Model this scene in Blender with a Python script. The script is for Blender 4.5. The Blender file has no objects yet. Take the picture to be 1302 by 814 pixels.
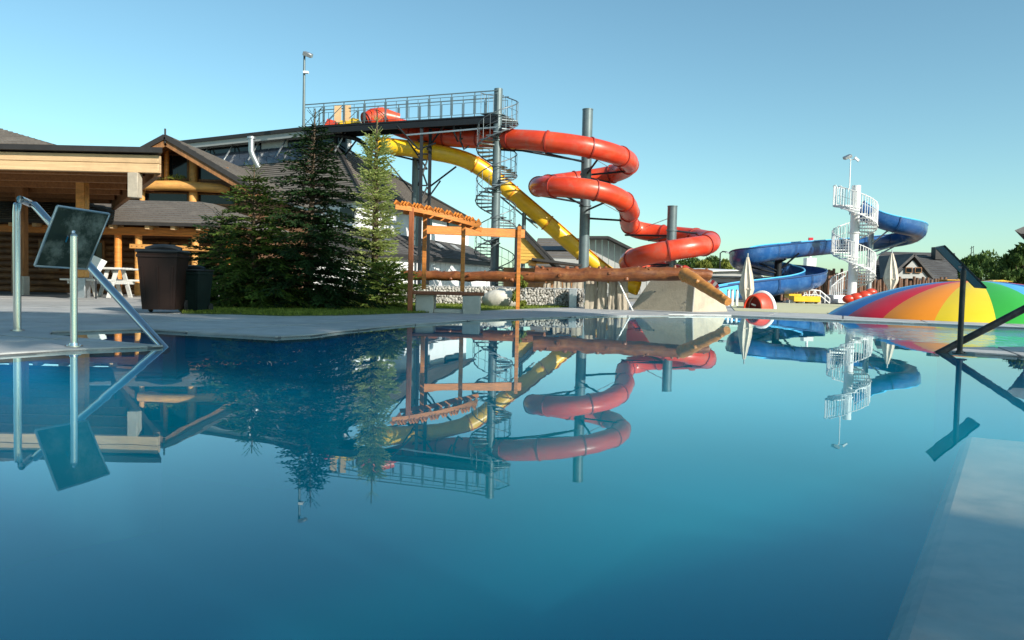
import bpy, bmesh, math, random
from mathutils import Vector, Matrix, Euler
from mathutils.geometry import tessellate_polygon
random.seed(7)
R = math.radians
V = Vector
scene = bpy.context.scene
C = scene.collection

# ------------------------------------------------------------------ camera
F = 1000.0; CX, CY = 651.0, 407.0; CAMH = 0.55
PITCH, ROLL = R(2.514), R(1.32)
cam_d = bpy.data.cameras.new('camera'); cam = bpy.data.objects.new('camera', cam_d); C.objects.link(cam)
CR = Matrix.Rotation(R(90) - PITCH, 3, 'X') @ Matrix.Rotation(ROLL, 3, 'Z')
cam.rotation_euler = CR.to_euler(); cam.location = (0, 0, CAMH)
cam_d.sensor_width = 36; cam_d.lens = 36 * F / 1302; cam_d.clip_end = 3000; cam_d.clip_start = 0.05
scene.camera = cam

# ------------------------------------------------------------------ light
SUN_DIR = V((0.65, -0.63, 0.46)).normalized()       # towards the sun: behind the camera and to the right
elev = math.asin(SUN_DIR.z); azim = math.atan2(SUN_DIR.x, SUN_DIR.y)
w = bpy.data.worlds.new('World'); scene.world = w; w.use_nodes = True
nt = w.node_tree; bg = nt.nodes['Background']
sky = nt.nodes.new('ShaderNodeTexSky'); sky.sky_type = 'NISHITA'; sky.sun_disc = False
sky.sun_elevation = elev; sky.sun_rotation = azim
sky.air_density = 1.0; sky.dust_density = 0.9; sky.ozone_density = 1.6; sky.altitude = 300
tint = nt.nodes.new('ShaderNodeMix'); tint.data_type = 'RGBA'; tint.blend_type = 'MULTIPLY'; tint.inputs[0].default_value = 1.0
tint.inputs[7].default_value = (0.80, 1.07, 0.98, 1)
nt.links.new(sky.outputs[0], tint.inputs[6]); nt.links.new(tint.outputs[2], bg.inputs[0]); bg.inputs[1].default_value = 0.124
sd = bpy.data.lights.new('sun', 'SUN'); so = bpy.data.objects.new('sun', sd); C.objects.link(so)
sd.energy = 5.0; sd.angle = R(0.5); sd.color = (1.0, 0.93, 0.82)
so.rotation_euler = SUN_DIR.to_track_quat('Z', 'Y').to_euler()
scene.view_settings.view_transform = 'Standard'; scene.view_settings.look = 'None'
scene.view_settings.exposure = 0.45; scene.view_settings.gamma = 1
scene.cycles.max_bounces = 8; scene.cycles.transparent_max_bounces = 16
scene.cycles.caustics_reflective = False; scene.cycles.caustics_refractive = False

# ------------------------------------------------------------------ survey helpers (photo pixel + distance -> place)
def pt(px, py, d):
    v = CR @ V(((px - CX) / F, (CY - py) / F, -1.0))
    return V((0, 0, CAMH)) + v * (d / v.y)
def gp(px, py, z=0.0):
    v = CR @ V(((px - CX) / F, (CY - py) / F, -1.0))
    return V((0, 0, CAMH)) + v * ((z - CAMH) / v.z)
def gr(px, d, z=0.0):           # ground spot seen at column px, distance d
    p = pt(px, 375, d); return V((p.x, p.y, z))

# ------------------------------------------------------------------ materials
MATS = {}
def mat(name, col, rough=0.6, metal=0.0, var=0.15, scale=4.0, bump=0.0, bscale=None, stretch=None, spec=None, col2=None,
        detail=6.0, dirt=None, dirt_scale=1.3, dirt_amt=0.5, coat=0.0, vor=False):
    m = bpy.data.materials.new(name); m.use_nodes = True; n = m.node_tree.nodes; l = m.node_tree.links
    b = n['Principled BSDF']
    tc = n.new('ShaderNodeTexCoord'); mp = n.new('ShaderNodeMapping')
    l.new(tc.outputs['Object'], mp.inputs['Vector'])
    if stretch: mp.inputs['Scale'].default_value = stretch
    ns = n.new('ShaderNodeTexNoise'); ns.inputs['Scale'].default_value = scale; ns.inputs['Detail'].default_value = detail
    ns.inputs['Roughness'].default_value = 0.65
    l.new(mp.outputs[0], ns.inputs['Vector'])
    rp = n.new('ShaderNodeValToRGB'); rp.color_ramp.elements[0].position = 0.3; rp.color_ramp.elements[1].position = 0.7
    c1 = [c * (1 - var) for c in col]; c2 = [min(1, c * (1 + var)) for c in col] if col2 is None else list(col2)
    rp.color_ramp.elements[0].color = (*c1, 1); rp.color_ramp.elements[1].color = (*c2, 1)
    l.new(ns.outputs['Fac'], rp.inputs[0]); out = rp.outputs[0]
    # every object a touch different
    oi = n.new('ShaderNodeObjectInfo'); hs = n.new('ShaderNodeHueSaturation')
    mr = n.new('ShaderNodeMapRange'); mr.inputs['To Min'].default_value = 1 - var * 0.5; mr.inputs['To Max'].default_value = 1 + var * 0.5
    l.new(oi.outputs['Random'], mr.inputs['Value']); l.new(mr.outputs[0], hs.inputs['Value']); l.new(out, hs.inputs['Color']); out = hs.outputs[0]
    if dirt:
        n2 = n.new('ShaderNodeTexNoise'); n2.inputs['Scale'].default_value = dirt_scale; n2.inputs['Detail'].default_value = 8
        n2.inputs['Roughness'].default_value = 0.7
        l.new(tc.outputs['Object'], n2.inputs['Vector'])
        r2 = n.new('ShaderNodeValToRGB'); r2.color_ramp.elements[0].position = 0.48; r2.color_ramp.elements[1].position = 0.68
        r2.color_ramp.elements[0].color = (0, 0, 0, 1); r2.color_ramp.elements[1].color = (dirt_amt,) * 3 + (1,)
        mx = n.new('ShaderNodeMix'); mx.data_type = 'RGBA'
        l.new(n2.outputs['Fac'], r2.inputs[0]); l.new(r2.outputs[0], mx.inputs[0]); l.new(out, mx.inputs[6]); mx.inputs[7].default_value = (*dirt, 1)
        out = mx.outputs[2]
    l.new(out, b.inputs['Base Color'])
    b.inputs['Roughness'].default_value = rough; b.inputs['Metallic'].default_value = metal
    if spec is not None: b.inputs['Specular IOR Level'].default_value = spec
    if coat: b.inputs['Coat Weight'].default_value = coat; b.inputs['Coat Roughness'].default_value = 0.12
    if bump:
        bn = n.new('ShaderNodeBump'); bn.inputs['Strength'].default_value = bump; bn.inputs['Distance'].default_value = 0.02
        if vor:
            nb = n.new('ShaderNodeTexVoronoi'); nb.inputs['Scale'].default_value = bscale or scale; o_ = nb.outputs['Distance']
        else:
            nb = n.new('ShaderNodeTexNoise'); nb.inputs['Scale'].default_value = bscale or scale * 3; nb.inputs['Detail'].default_value = 8; o_ = nb.outputs['Fac']
        l.new(mp.outputs[0], nb.inputs['Vector']); l.new(o_, bn.inputs['Height']); l.new(bn.outputs[0], b.inputs['Normal'])
    MATS[name] = m
    return m
def foliage_mat(name, c1, c2, trans=0.25):
    m = bpy.data.materials.new(name); m.use_nodes = True; n = m.node_tree.nodes; l = m.node_tree.links
    b = n['Principled BSDF']; out = n['Material Output']
    tc = n.new('ShaderNodeTexCoord'); ns = n.new('ShaderNodeTexNoise'); ns.inputs['Scale'].default_value = 2.2; ns.inputs['Detail'].default_value = 5
    l.new(tc.outputs['Object'], ns.inputs['Vector'])
    wn = n.new('ShaderNodeTexWhiteNoise'); gi = n.new('ShaderNodeNewGeometry'); l.new(gi.outputs['Random Per Island'], wn.inputs['Vector'])
    ad = n.new('ShaderNodeMath'); ad.operation = 'MULTIPLY_ADD'; ad.inputs[1].default_value = 0.35
    l.new(gi.outputs['Random Per Island'], ad.inputs[0]); l.new(ns.outputs['Fac'], ad.inputs[2])
    rp = n.new('ShaderNodeValToRGB'); rp.color_ramp.elements[0].position = 0.4; rp.color_ramp.elements[1].position = 0.95
    rp.color_ramp.elements[0].color = (*c1, 1); rp.color_ramp.elements[1].color = (*c2, 1)
    l.new(ad.outputs[0], rp.inputs[0]); l.new(rp.outputs[0], b.inputs['Base Color']); b.inputs['Roughness'].default_value = 0.7; b.inputs['Specular IOR Level'].default_value = 0.15
    tr = n.new('ShaderNodeBsdfTranslucent'); l.new(rp.outputs[0], tr.inputs['Color'])
    mx = n.new('ShaderNodeMixShader'); mx.inputs[0].default_value = trans
    l.new(b.outputs[0], mx.inputs[1]); l.new(tr.outputs[0], mx.inputs[2]); l.new(mx.outputs[0], out.inputs['Surface'])
    MATS[name] = m; return m

red = mat('red_fibreglass', (0.60, 0.035, 0.014), 0.34, var=0.10, scale=0.5, col2=(0.74, 0.075, 0.022), coat=0.12, dirt=(0.44, 0.13, 0.08), dirt_scale=1.4, dirt_amt=0.65, bump=.06, bscale=3)
darkred = mat('flange_red', (0.30, 0.03, 0.02), 0.5, var=0.1)
yellow = mat('yellow_fibreglass', (0.88, 0.52, 0.015), 0.38, var=0.07, scale=0.7, coat=0.12, bump=.06, bscale=3, dirt=(0.38, 0.2, 0.05), dirt_scale=2.2, dirt_amt=0.3)
orangeseam = mat('orange_seam', (0.55, 0.20, 0.012), 0.5, var=0.1)
blue = mat('blue_fibreglass', (0.015, 0.085, 0.26), 0.32, var=0.12, scale=0.8, coat=0.3, dirt=(0.10, 0.25, 0.5), dirt_scale=2, dirt_amt=0.4)
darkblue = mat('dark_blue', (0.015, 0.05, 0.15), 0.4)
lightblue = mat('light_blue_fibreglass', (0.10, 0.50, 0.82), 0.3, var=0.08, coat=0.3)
steel_p = mat('grey_green_steel', (0.115, 0.155, 0.165), 0.42, metal=0.25, var=0.12, scale=1.5, dirt=(0.25, 0.28, 0.28), dirt_amt=0.25, bump=0.05)
steel_d = mat('dark_painted_steel', (0.014, 0.017, 0.021), 0.5, metal=0.1, var=0.15, spec=.3)
galv = mat('galvanised_steel', (0.42, 0.45, 0.47), 0.42, metal=0.75, var=0.15, scale=14, dirt=(0.25, 0.26, 0.26), dirt_scale=5, dirt_amt=0.4)
inox = mat('polished_stainless', (0.62, 0.63, 0.64), 0.16, metal=1.0, var=0.05, scale=2, bump=0.05, bscale=220)
inox_back = mat('brushed_plate', (0.035, 0.045, 0.035), 0.5, spec=.25, metal=0.0, var=0.35, scale=2.5, dirt=(0.30, 0.31, 0.27), dirt_scale=4.5, dirt_amt=0.8)
black_p = mat('black_panel', (0.010, 0.013, 0.014), 0.4, spec=.3, metal=0.0, var=0.2, dirt=(0.09, 0.1, 0.1), dirt_scale=5, dirt_amt=0.4)
white_p = mat('white_paint', (0.80, 0.80, 0.78), 0.45, var=0.04, dirt=(0.5, 0.5, 0.47), dirt_scale=1.4, dirt_amt=0.35)
white_wall = mat('white_render', (0.76, 0.77, 0.78), 0.8, var=0.05, scale=1, dirt=(0.55, 0.54, 0.52), dirt_scale=0.6, dirt_amt=0.4, bump=0.1)
wood_o = mat('orange_stained_wood', (0.60, 0.205, 0.032), 0.5, var=0.35, scale=3, stretch=(0.7, 0.7, 7), bump=0.25, bscale=8)
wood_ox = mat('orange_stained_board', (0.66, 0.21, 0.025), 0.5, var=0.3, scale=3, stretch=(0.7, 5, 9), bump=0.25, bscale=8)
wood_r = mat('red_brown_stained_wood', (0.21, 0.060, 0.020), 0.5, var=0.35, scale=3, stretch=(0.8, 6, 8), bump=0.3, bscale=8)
wood_rv = mat('red_brown_post_wood', (0.27, 0.075, 0.022), 0.5, var=0.35, scale=3, stretch=(5, 6, .8), bump=0.3, bscale=8)
wood_log = mat('pale_peeled_log', (0.62, 0.30, 0.08), 0.6, var=0.25, scale=2.5, stretch=(0.8, 6, 6), bump=0.3, dirt=(0.33, 0.17, 0.06), dirt_scale=3, dirt_amt=0.5)
wood_b = mat('beam_wood', (0.60, 0.40, 0.215), 0.6, var=0.16, scale=3, stretch=(0.5, 5, 9), bump=0.2, dirt=(0.42, 0.28, 0.15), dirt_scale=1.6, dirt_amt=0.5)
wood_g = mat('weathered_beam_end', (0.40, 0.345, 0.27), 0.75, var=0.2, scale=5, bump=0.2)
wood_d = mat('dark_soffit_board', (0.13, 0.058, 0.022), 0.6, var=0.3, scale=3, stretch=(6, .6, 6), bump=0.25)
wood_s = mat('warm_soffit_board', (0.27, 0.115, 0.035), 0.6, var=0.3, scale=3, stretch=(6, .6, 6), bump=0.25)
wood_m = mat('mid_brown_timber', (0.26, 0.115, 0.04), 0.6, var=0.35, scale=4, stretch=(4, 4, 0.8), bump=0.3, dirt=(0.08, 0.04, 0.02), dirt_scale=3, dirt_amt=0.6)
wood_y = mat('yellow_cladding', (0.60, 0.34, 0.06), 0.6, var=0.2, scale=3, stretch=(.6, 6, 8), bump=0.2)
wood_slab = mat('driftwood_grey', (0.40, 0.345, 0.27), 0.85, var=0.14, scale=3, stretch=(2.2, 2.2, .7), bump=0.6, bscale=9, dirt=(0.20, 0.165, 0.12), dirt_scale=2.4, dirt_amt=0.5)
palis = mat('palisade_wood', (0.17, 0.085, 0.05), 0.8, var=0.35, scale=5, stretch=(5, 5, .8), bump=0.4, dirt=(0.30, 0.22, 0.17), dirt_scale=4, dirt_amt=0.6)
shingle = mat('grey_brown_shingle', (0.130, 0.112, 0.098), 0.85, var=0.3, scale=16, bump=0.5, bscale=30, dirt=(0.25, 0.22, 0.19), dirt_scale=1.2, dirt_amt=0.4)
shingle_d = mat('dark_grey_shingle', (0.070, 0.066, 0.066), 0.8, var=0.25, scale=14, bump=0.4, bscale=30, dirt=(0.2, 0.2, 0.2), dirt_scale=0.8, dirt_amt=0.4)
flash = mat('dark_flashing', (0.032, 0.03, 0.03), 0.55, metal=0.0, var=0.2, spec=.3)
solar = mat('solar_glass', (0.05, 0.055, 0.07), 0.35, metal=0.1, var=0.15, coat=0.5)
corr = mat('grey_cladding', (0.40, 0.40, 0.385), 0.6, metal=0.2, var=0.08, dirt=(0.3, 0.3, 0.28), dirt_scale=.5, dirt_amt=.4)
concrete = mat('pale_concrete', (0.46, 0.44, 0.40), 0.9, var=0.12, scale=2.5, bump=0.35, bscale=40, dirt=(0.28, 0.26, 0.23), dirt_scale=2.2, dirt_amt=0.45)
concrete_d = mat('dark_concrete', (0.14, 0.155, 0.16), 0.85, var=0.15, scale=3, bump=0.35, bscale=40, dirt=(0.08, 0.09, 0.1), dirt_scale=2, dirt_amt=0.4)
slab_m = mat('paving_concrete', (0.41, 0.41, 0.40), 0.6, var=0.16, scale=2.5, bump=0.3, bscale=60, dirt=(0.22, 0.235, 0.25), dirt_scale=0.9, dirt_amt=0.6)
joint_m = mat('paving_joint', (0.10, 0.105, 0.11), 0.9, var=0.2)
wet_m = mat('wet_paving', (0.17, 0.18, 0.19), 0.12, var=0.25, scale=2, bump=0.12, bscale=14)
boulder_m = mat('pale_boulder', (0.60, 0.57, 0.50), 0.9, var=0.12, scale=3, bump=0.6, bscale=9, dirt=(0.38, 0.35, 0.29), dirt_scale=2.5, dirt_amt=0.5)
stone_m = mat('gabion_stone', (0.56, 0.53, 0.47), 0.9, var=0.5, scale=9, bump=0.4, bscale=40, col2=(0.75, 0.72, 0.66))
void_m = mat('gabion_core', (0.34, 0.31, 0.27), 0.9, bump=.6, bscale=30)
bin_b = mat('brown_bin_plastic', (0.016, 0.008, 0.006), 0.5, spec=.25, var=0.12, scale=3, bump=0.1, bscale=150)
bin_k = mat('black_bin_lid', (0.014, 0.016, 0.018), 0.4, var=0.2, bump=0.1)
bin_g = mat('dark_green_bin', (0.005, 0.013, 0.012), 0.5, spec=.25, var=0.2)
rubber = mat('rubber', (0.02, 0.02, 0.02), 0.8)
glass_d = mat('dark_window_glass', (0.008, 0.012, 0.015), 0.08, var=0.3, scale=1, spec=0.4)
canvas = mat('beige_canvas', (0.62, 0.54, 0.45), 0.9, var=0.12, scale=5, bump=0.3, bscale=60, dirt=(.45, .38, .31), dirt_scale=3, dirt_amt=.4)
grass_m = foliage_mat('grass_blades', (0.09, 0.14, 0.02), (0.28, 0.33, 0.06), 0.4)
soil_m = mat('lawn_soil', (0.075, 0.10, 0.025), 0.95, var=0.3, scale=14, bump=0.5)
spruce_m = foliage_mat('dark_spruce_needles', (0.004, 0.016, 0.008), (0.03, 0.07, 0.018), 0.1)
spruce_y = foliage_mat('spruce_needles', (0.005, 0.022, 0.008), (0.10, 0.16, 0.025), 0.18)
fir_m = foliage_mat('pale_fir_needles', (0.30, 0.36, 0.11), (0.62, 0.68, 0.28), 0.40)
fir_g = foliage_mat('fresh_spruce_needles', (0.10, 0.17, 0.03), (0.38, 0.46, 0.11), 0.35)
leaf_m = foliage_mat('broad_leaves', (0.03, 0.07, 0.018), (0.11, 0.17, 0.04), 0.3)
leaf_y = foliage_mat('yellowish_leaves', (0.09, 0.12, 0.02), (0.28, 0.30, 0.06), 0.3)
bark = mat('bark', (0.10, 0.07, 0.045), 0.9, var=0.3, scale=8, stretch=(5, 5, 1), bump=0.5)
ground_m = mat('park_ground', (0.30, 0.29, 0.25), 0.95, var=0.2, scale=0.3, dirt=(0.10, 0.13, 0.05), dirt_scale=0.06, dirt_amt=0.9)
pv = {}
for nm, c in dict(blue=(0.02, 0.14, 0.42), red=(0.60, 0.008, 0.025), orange=(0.86, 0.27, 0.012), yellow=(0.88, 0.62, 0.02),
                  green=(0.045, 0.42, 0.05), cyan=(0.10, 0.44, 0.74)).items():
    pv[nm] = mat(nm + '_vinyl', c, 0.42, var=0.05, scale=1.5, coat=0.08, bump=.08, bscale=4, dirt=tuple(x * .8 + .04 for x in c), dirt_scale=1.5, dirt_amt=.4)

# ------------------------------------------------------------------ object helpers
def origin_of(o):
    p = V((0, 0, 0))
    while o is not None: p = p + V(o.location); o = o.parent
    return p
def tag(o, label=None, cat=None, group=None, kind=None):
    if label: o['label'] = label
    if cat: o['category'] = cat
    if group: o['group'] = group
    if kind: o['kind'] = kind
    return o
def thing(name, label, cat, loc, group=None, rotz=0):
    o = bpy.data.objects.new(name, None); C.objects.link(o); o.location = loc; o.rotation_euler = (0, 0, rotz)
    o.empty_display_size = 0.2
    return tag(o, label, cat, group)
def link(name, me, parent=None, loc=(0, 0, 0), rot=None):
    o = bpy.data.objects.new(name, me); C.objects.link(o); o.location = loc
    if rot is not None: o.rotation_euler = rot
    if parent: o.parent = parent
    return o
def box_mesh(name, sx, sy, sz, m, bevel=0.0):
    b = MB(); b.box((0, 0, 0), (sx, sy, sz), bevel=bevel); return b.mesh(name, m)

class MB:
    def __init__(s): s.v = []; s.f = []
    def add(s, vs, fs):
        k = len(s.v); s.v += [V(x) for x in vs]; s.f += [tuple(i + k for i in f) for f in fs]
    def box(s, c, size, rot=None, bevel=0.0):
        c = V(c); x, y, z = [a / 2 for a in size]
        rm = rot.to_matrix() if isinstance(rot, Euler) else (rot or Matrix.Identity(3))
        if bevel:
            b = min(bevel, x * .9, y * .9, z * .9); vs = []; idx = {}
            for sx in (-1, 1):
                for sy in (-1, 1):
                    for sz in (-1, 1):
                        idx[(sx, sy, sz)] = len(vs)
                        vs += [V((sx * x, sy * (y - b), sz * (z - b))), V((sx * (x - b), sy * y, sz * (z - b))), V((sx * (x - b), sy * (y - b), sz * z))]
            g = lambda a, b_, c_, k: idx[(a, b_, c_)] + k
            fs = []
            for a in (-1, 1):
                q = [g(a, -1, -1, 0), g(a, 1, -1, 0), g(a, 1, 1, 0), g(a, -1, 1, 0)]; fs.append(q if a > 0 else q[::-1])
                q = [g(-1, a, -1, 1), g(-1, a, 1, 1), g(1, a, 1, 1), g(1, a, -1, 1)]; fs.append(q if a > 0 else q[::-1])
                q = [g(-1, -1, a, 2), g(1, -1, a, 2), g(1, 1, a, 2), g(-1, 1, a, 2)]; fs.append(q if a > 0 else q[::-1])
                for b_ in (-1, 1):
                    q = [g(a, b_, -1, 0), g(a, b_, -1, 1), g(a, b_, 1, 1), g(a, b_, 1, 0)]; fs.append(q)
                    q = [g(a, -1, b_, 0), g(a, 1, b_, 0), g(a, 1, b_, 2), g(a, -1, b_, 2)]; fs.append(q)
                    q = [g(-1, a, b_, 1), g(1, a, b_, 1), g(1, a, b_, 2), g(-1, a, b_, 2)]; fs.append(q)
                    for c_ in (-1, 1): fs.append([g(a, b_, c_, 0), g(a, b_, c_, 1), g(a, b_, c_, 2)])
            s.add([c + rm @ v for v in vs], fs)
        else:
            vs = [c + rm @ V((i * x, j * y, k * z)) for i in (-1, 1) for j in (-1, 1) for k in (-1, 1)]
            s.add(vs, [(0, 1, 3, 2), (4, 6, 7, 5), (0, 4, 5, 1), (2, 3, 7, 6), (0, 2, 6, 4), (1, 5, 7, 3)])
    def beam(s, a, b, w, h, up=(0, 0, 1), bevel=0.0):          # box from a to b
        a, b = V(a), V(b); d = b - a; L = d.length; x = d.normalized(); upv = V(up)
        y = upv.cross(x)
        if y.length < 1e-4: y = V((0, 1, 0)).cross(x)
        y.normalize(); z = x.cross(y)
        s.box((a + b) / 2, (L, w, h), Matrix((x, y, z)).transposed(), bevel)
    def tube(s, path, r, n=8, cap=True, radii=None):
        path = [V(p) for p in path]; m = len(path); vs = []; prev = None
        for i, p in enumerate(path):
            t = (path[min(i + 1, m - 1)] - path[max(i - 1, 0)])
            t = t.normalized() if t.length > 1e-9 else V((0, 0, 1))
            if prev is None:
                u = t.cross(V((0, 0, 1)));
                if u.length < 0.05: u = t.cross(V((1, 0, 0)))
                u.normalize()
            else:
                u = prev - t * prev.dot(t); u.normalize()
            prev = u; q = t.cross(u); rr = radii[i] if radii else r
            vs += [p + (u * math.cos(2 * math.pi * k / n) + q * math.sin(2 * math.pi * k / n)) * rr for k in range(n)]
        fs = [(i * n + k, i * n + (k + 1) % n, (i + 1) * n + (k + 1) % n, (i + 1) * n + k) for i in range(m - 1) for k in range(n)]
        if cap: fs += [tuple(range(n))[::-1], tuple((m - 1) * n + k for k in range(n))]
        s.add(vs, fs)
    def cyl(s, a, b, r, r2=None, n=12): s.tube([a, b], r, n, True, [r, r if r2 is None else r2])
    def prism(s, poly, vec):                                   # closed solid: polygon extruded along vec
        poly = [V(p) for p in poly]; n = len(poly); vec = V(vec)
        tri = tessellate_polygon([poly])
        fs = [tuple(t) for t in tri] + [tuple(i + n for i in t[::-1]) for t in tri] + [(i, i + n, (i + 1) % n + n, (i + 1) % n) for i in range(n)]
        s.add(poly + [p + vec for p in poly], fs)
    def quad(s, a, b, c, d): s.add([a, b, c, d], [(0, 1, 2, 3)])
    def ico(s, c, r, sub=1, sc=(1, 1, 1), jit=0.0, rnd=random):
        bm = bmesh.new(); bmesh.ops.create_icosphere(bm, subdivisions=sub, radius=1.0)
        e = Euler((rnd.random() * 6, rnd.random() * 6, rnd.random() * 6)).to_matrix()
        vs = []
        for v in bm.verts:
            q = v.co * (1 + rnd.uniform(-jit, jit)); q = V((q.x * sc[0], q.y * sc[1], q.z * sc[2])) * r
            vs.append(V(c) + (e @ q if jit else q))
        s.add(vs, [tuple(v.index for v in f.verts) for f in bm.faces]); bm.free()
    def mesh(s, name, m, org=V((0, 0, 0)), smooth=40):
        me = bpy.data.meshes.new(name); me.from_pydata([v - org for v in s.v], [], s.f); me.materials.append(m)
        me.validate()
        bm = bmesh.new(); bm.from_mesh(me); bmesh.ops.recalc_face_normals(bm, faces=bm.faces)
        bm.to_mesh(me); bm.free()
        if smooth and len(me.polygons):
            me.polygons.foreach_set('use_smooth', [True] * len(me.polygons)); me.set_sharp_from_angle(angle=R(smooth))
        return me
    def build(s, name, m, parent=None, smooth=40, raw=False):
        org = origin_of(parent)
        if raw:
            me = bpy.data.meshes.new(name); me.from_pydata([v - org for v in s.v], [], s.f); me.materials.append(m)
        else: me = s.mesh(name, m, org, smooth)
        return link(name, me, parent)

def structure(o): o['kind'] = 'structure'; return o
def catmull(pts, step=0.25):
    P = [V(p) for p in pts]; P = [P[0] * 2 - P[1]] + P + [P[-1] * 2 - P[-2]]; out = []
    for i in range(1, len(P) - 2):
        a, b, c, d = P[i - 1:i + 3]; n = max(2, int((c - b).length / step))
        for k in range(n):
            t = k / n
            out.append(0.5 * ((2 * b) + (c - a) * t + (2 * a - 5 * b + 4 * c - d) * t * t + (3 * b - a - 3 * c + d) * t ** 3))
    out.append(P[-2]); 
    for _ in range(3): out = [out[0]] + [(out[i - 1] + out[i] * 2 + out[i + 1]) / 4 for i in range(1, len(out) - 1)] + [out[-1]]
    return out
def sweep(path, i0, i1, sec, closed=True):                      # cross section swept with Z kept up
    vs = []; n = len(sec); m = i1 - i0 + 1
    for i in range(i0, i1 + 1):
        p = path[i]; t = (path[min(i + 1, len(path) - 1)] - path[max(i - 1, 0)]).normalized()
        sx = t.cross(V((0, 0, 1))).normalized(); up = sx.cross(t)
        vs += [p + sx * a + up * b for a, b in sec]
    fs = []
    for i in range(m - 1):
        for k in range(n if closed else n - 1): fs.append((i * n + k, i * n + (k + 1) % n, (i + 1) * n + (k + 1) % n, (i + 1) * n + k))
    return vs, fs
def circ(r, n=22): return [(r * math.cos(2 * math.pi * k / n), r * math.sin(2 * math.pi * k / n)) for k in range(n)]

# ================================================================== SETTING: pool, deck, ground
pool_px = [(-70, 462), (0, 453), (95, 447), (207, 442.5), (150, 437.3), (62, 428.5), (66, 424.3), (180, 420.5), (260, 425.5), (350, 430.5), (395, 428), (430, 423.5), (480, 418), (530, 413.5), (600, 408.5),
           (700, 404.5), (780, 402.6), (850, 401.8), (930, 402.5), (1060, 408), (1180, 413), (1302, 418.5), (1420, 424)]
pool = [gp(*p) for p in pool_px]
lt = gp(1195, 447); 
pool += [V((14.5, 11.0, 0)), V((12, 8.2, 0)), gp(1302, 443.5), gp(1225, 444), gp(1192, 447.5), gp(1240, 451), gp(1302, 455), V((9, 6.0, 0)), V((9, -5, 0)), V((-7, -5, 0)), V((-7, 3, 0))]
pool = [V((p.x, p.y, 0)) for p in pool]

def ring(name, outer, hole, z, m, thick=0.0):
    b = MB(); o = [V((p[0], p[1], z)) for p in outer]; h = [V((p[0], p[1], z)) for p in hole]
    tri = tessellate_polygon([o, h]); b.add(o + h, [tuple(t) for t in tri])
    n0 = len(o); n1 = len(h)
    if thick:
        vs = []; 
        for p in h: vs += [p, p - V((0, 0, thick))]
        b.add(vs, [(2 * i, 2 * i + 1, 2 * ((i + 1) % n1) + 1, 2 * ((i + 1) % n1)) for i in range(n1)])
    return b.build(name, m, None, smooth=0)
BIG = 1500
hole_big = pool
structure(ring('ground', [(-BIG, -400), (BIG, -400), (BIG, BIG), (-BIG, BIG)], pool, -0.03, ground_m))
deck_outer = [(-22, -14), (22, -14), (24, 10), (20, 31), (0, 31), (-22, 27)]
structure(ring('pool_deck', deck_outer, pool, 0.010, joint_m, 0.06))

# paving slabs: the deck cut into slabs with open joints
def in_poly(x, y, P):
    c = False; j = len(P) - 1
    for i in range(len(P)):
        if (P[i][1] > y) != (P[j][1] > y) and x < (P[j][0] - P[i][0]) * (y - P[i][1]) / (P[j][1] - P[i][1]) + P[i][0]: c = not c
        j = i
    return c
ang = math.atan2(pool[9].y - pool[7].y, pool[9].x - pool[7].x)
RZ = Matrix.Rotation(ang, 3, 'Z'); RZi = RZ.inverted()
deck_o = bpy.data.objects['pool_deck']
def cut_slabs(size, x0, x1, y0, y1, gap):
    bm = bmesh.new(); o = [V((p[0], p[1], 0.02)) for p in deck_outer]; h = [V((p.x, p.y, 0.02)) for p in pool]
    vs = [bm.verts.new(RZi @ p) for p in o + h]
    for t in tessellate_polygon([o, h]):
        try: bm.faces.new([vs[i] for i in t])
        except ValueError: pass
    def bis(co, no, **k):
        bmesh.ops.bisect_plane(bm, geom=bm.verts[:] + bm.edges[:] + bm.faces[:], plane_co=co, plane_no=no, **k)
    bis((x0, 0, 0), (-1, 0, 0), clear_outer=True); bis((x1, 0, 0), (1, 0, 0), clear_outer=True)
    bis((0, y0, 0), (0, -1, 0), clear_outer=True); bis((0, y1, 0), (0, 1, 0), clear_outer=True)
    nx = int((x1 - x0) / size); ny = int((y1 - y0) / size)
    for i in range(nx + 1):
        for s in (-gap, gap): bis((x0 + i * size + s, 0, 0), (1, 0, 0))
    for i in range(ny + 1):
        for s in (-gap, gap): bis((0, y0 + i * size + s, 0), (0, 1, 0))
    cells = {}
    for f in bm.faces:
        c = f.calc_center_median(); u = (c.x - x0) / size; v = (c.y - y0) / size
        if f.calc_area() < 1e-5: continue
        if min(u - math.floor(u), math.ceil(u) - u) * size < gap * .99 or min(v - math.floor(v), math.ceil(v) - v) * size < gap * .99: continue
        cells.setdefault((int(u), int(v)), []).append(f)
    k = 0
    for key in sorted(cells, key=lambda q: (x0 + q[0] * size) ** 2 + (y0 + q[1] * size) ** 2):
        fs = cells[key]; b = MB(); zt = 0.022 + random.uniform(-0.0015, 0.0015)
        ec = {}
        for f in fs:
            for e in f.edges: ec[e] = ec.get(e, 0) + 1
        for f in fs:
            P = [RZ @ v.co for v in f.verts]; b.add([V((p.x, p.y, zt)) for p in P], [tuple(range(len(P)))])
        for e, cnt in ec.items():
            if cnt == 1:
                a, c_ = [RZ @ v.co for v in e.verts]
                b.add([V((a.x, a.y, zt)), V((c_.x, c_.y, zt)), V((c_.x, c_.y, 0.0)), V((a.x, a.y, 0.0))], [(0, 1, 2, 3)])
        s = b.build('paving_slab', slab_m, deck_o, smooth=0); k += 1
    bm.free(); return k
a_ = RZi @ V((0, 0, 0))
nslab = cut_slabs(1.5, -19.5, 18, 1.5, 31.5, 0.018)
print('slabs', nslab)

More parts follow.
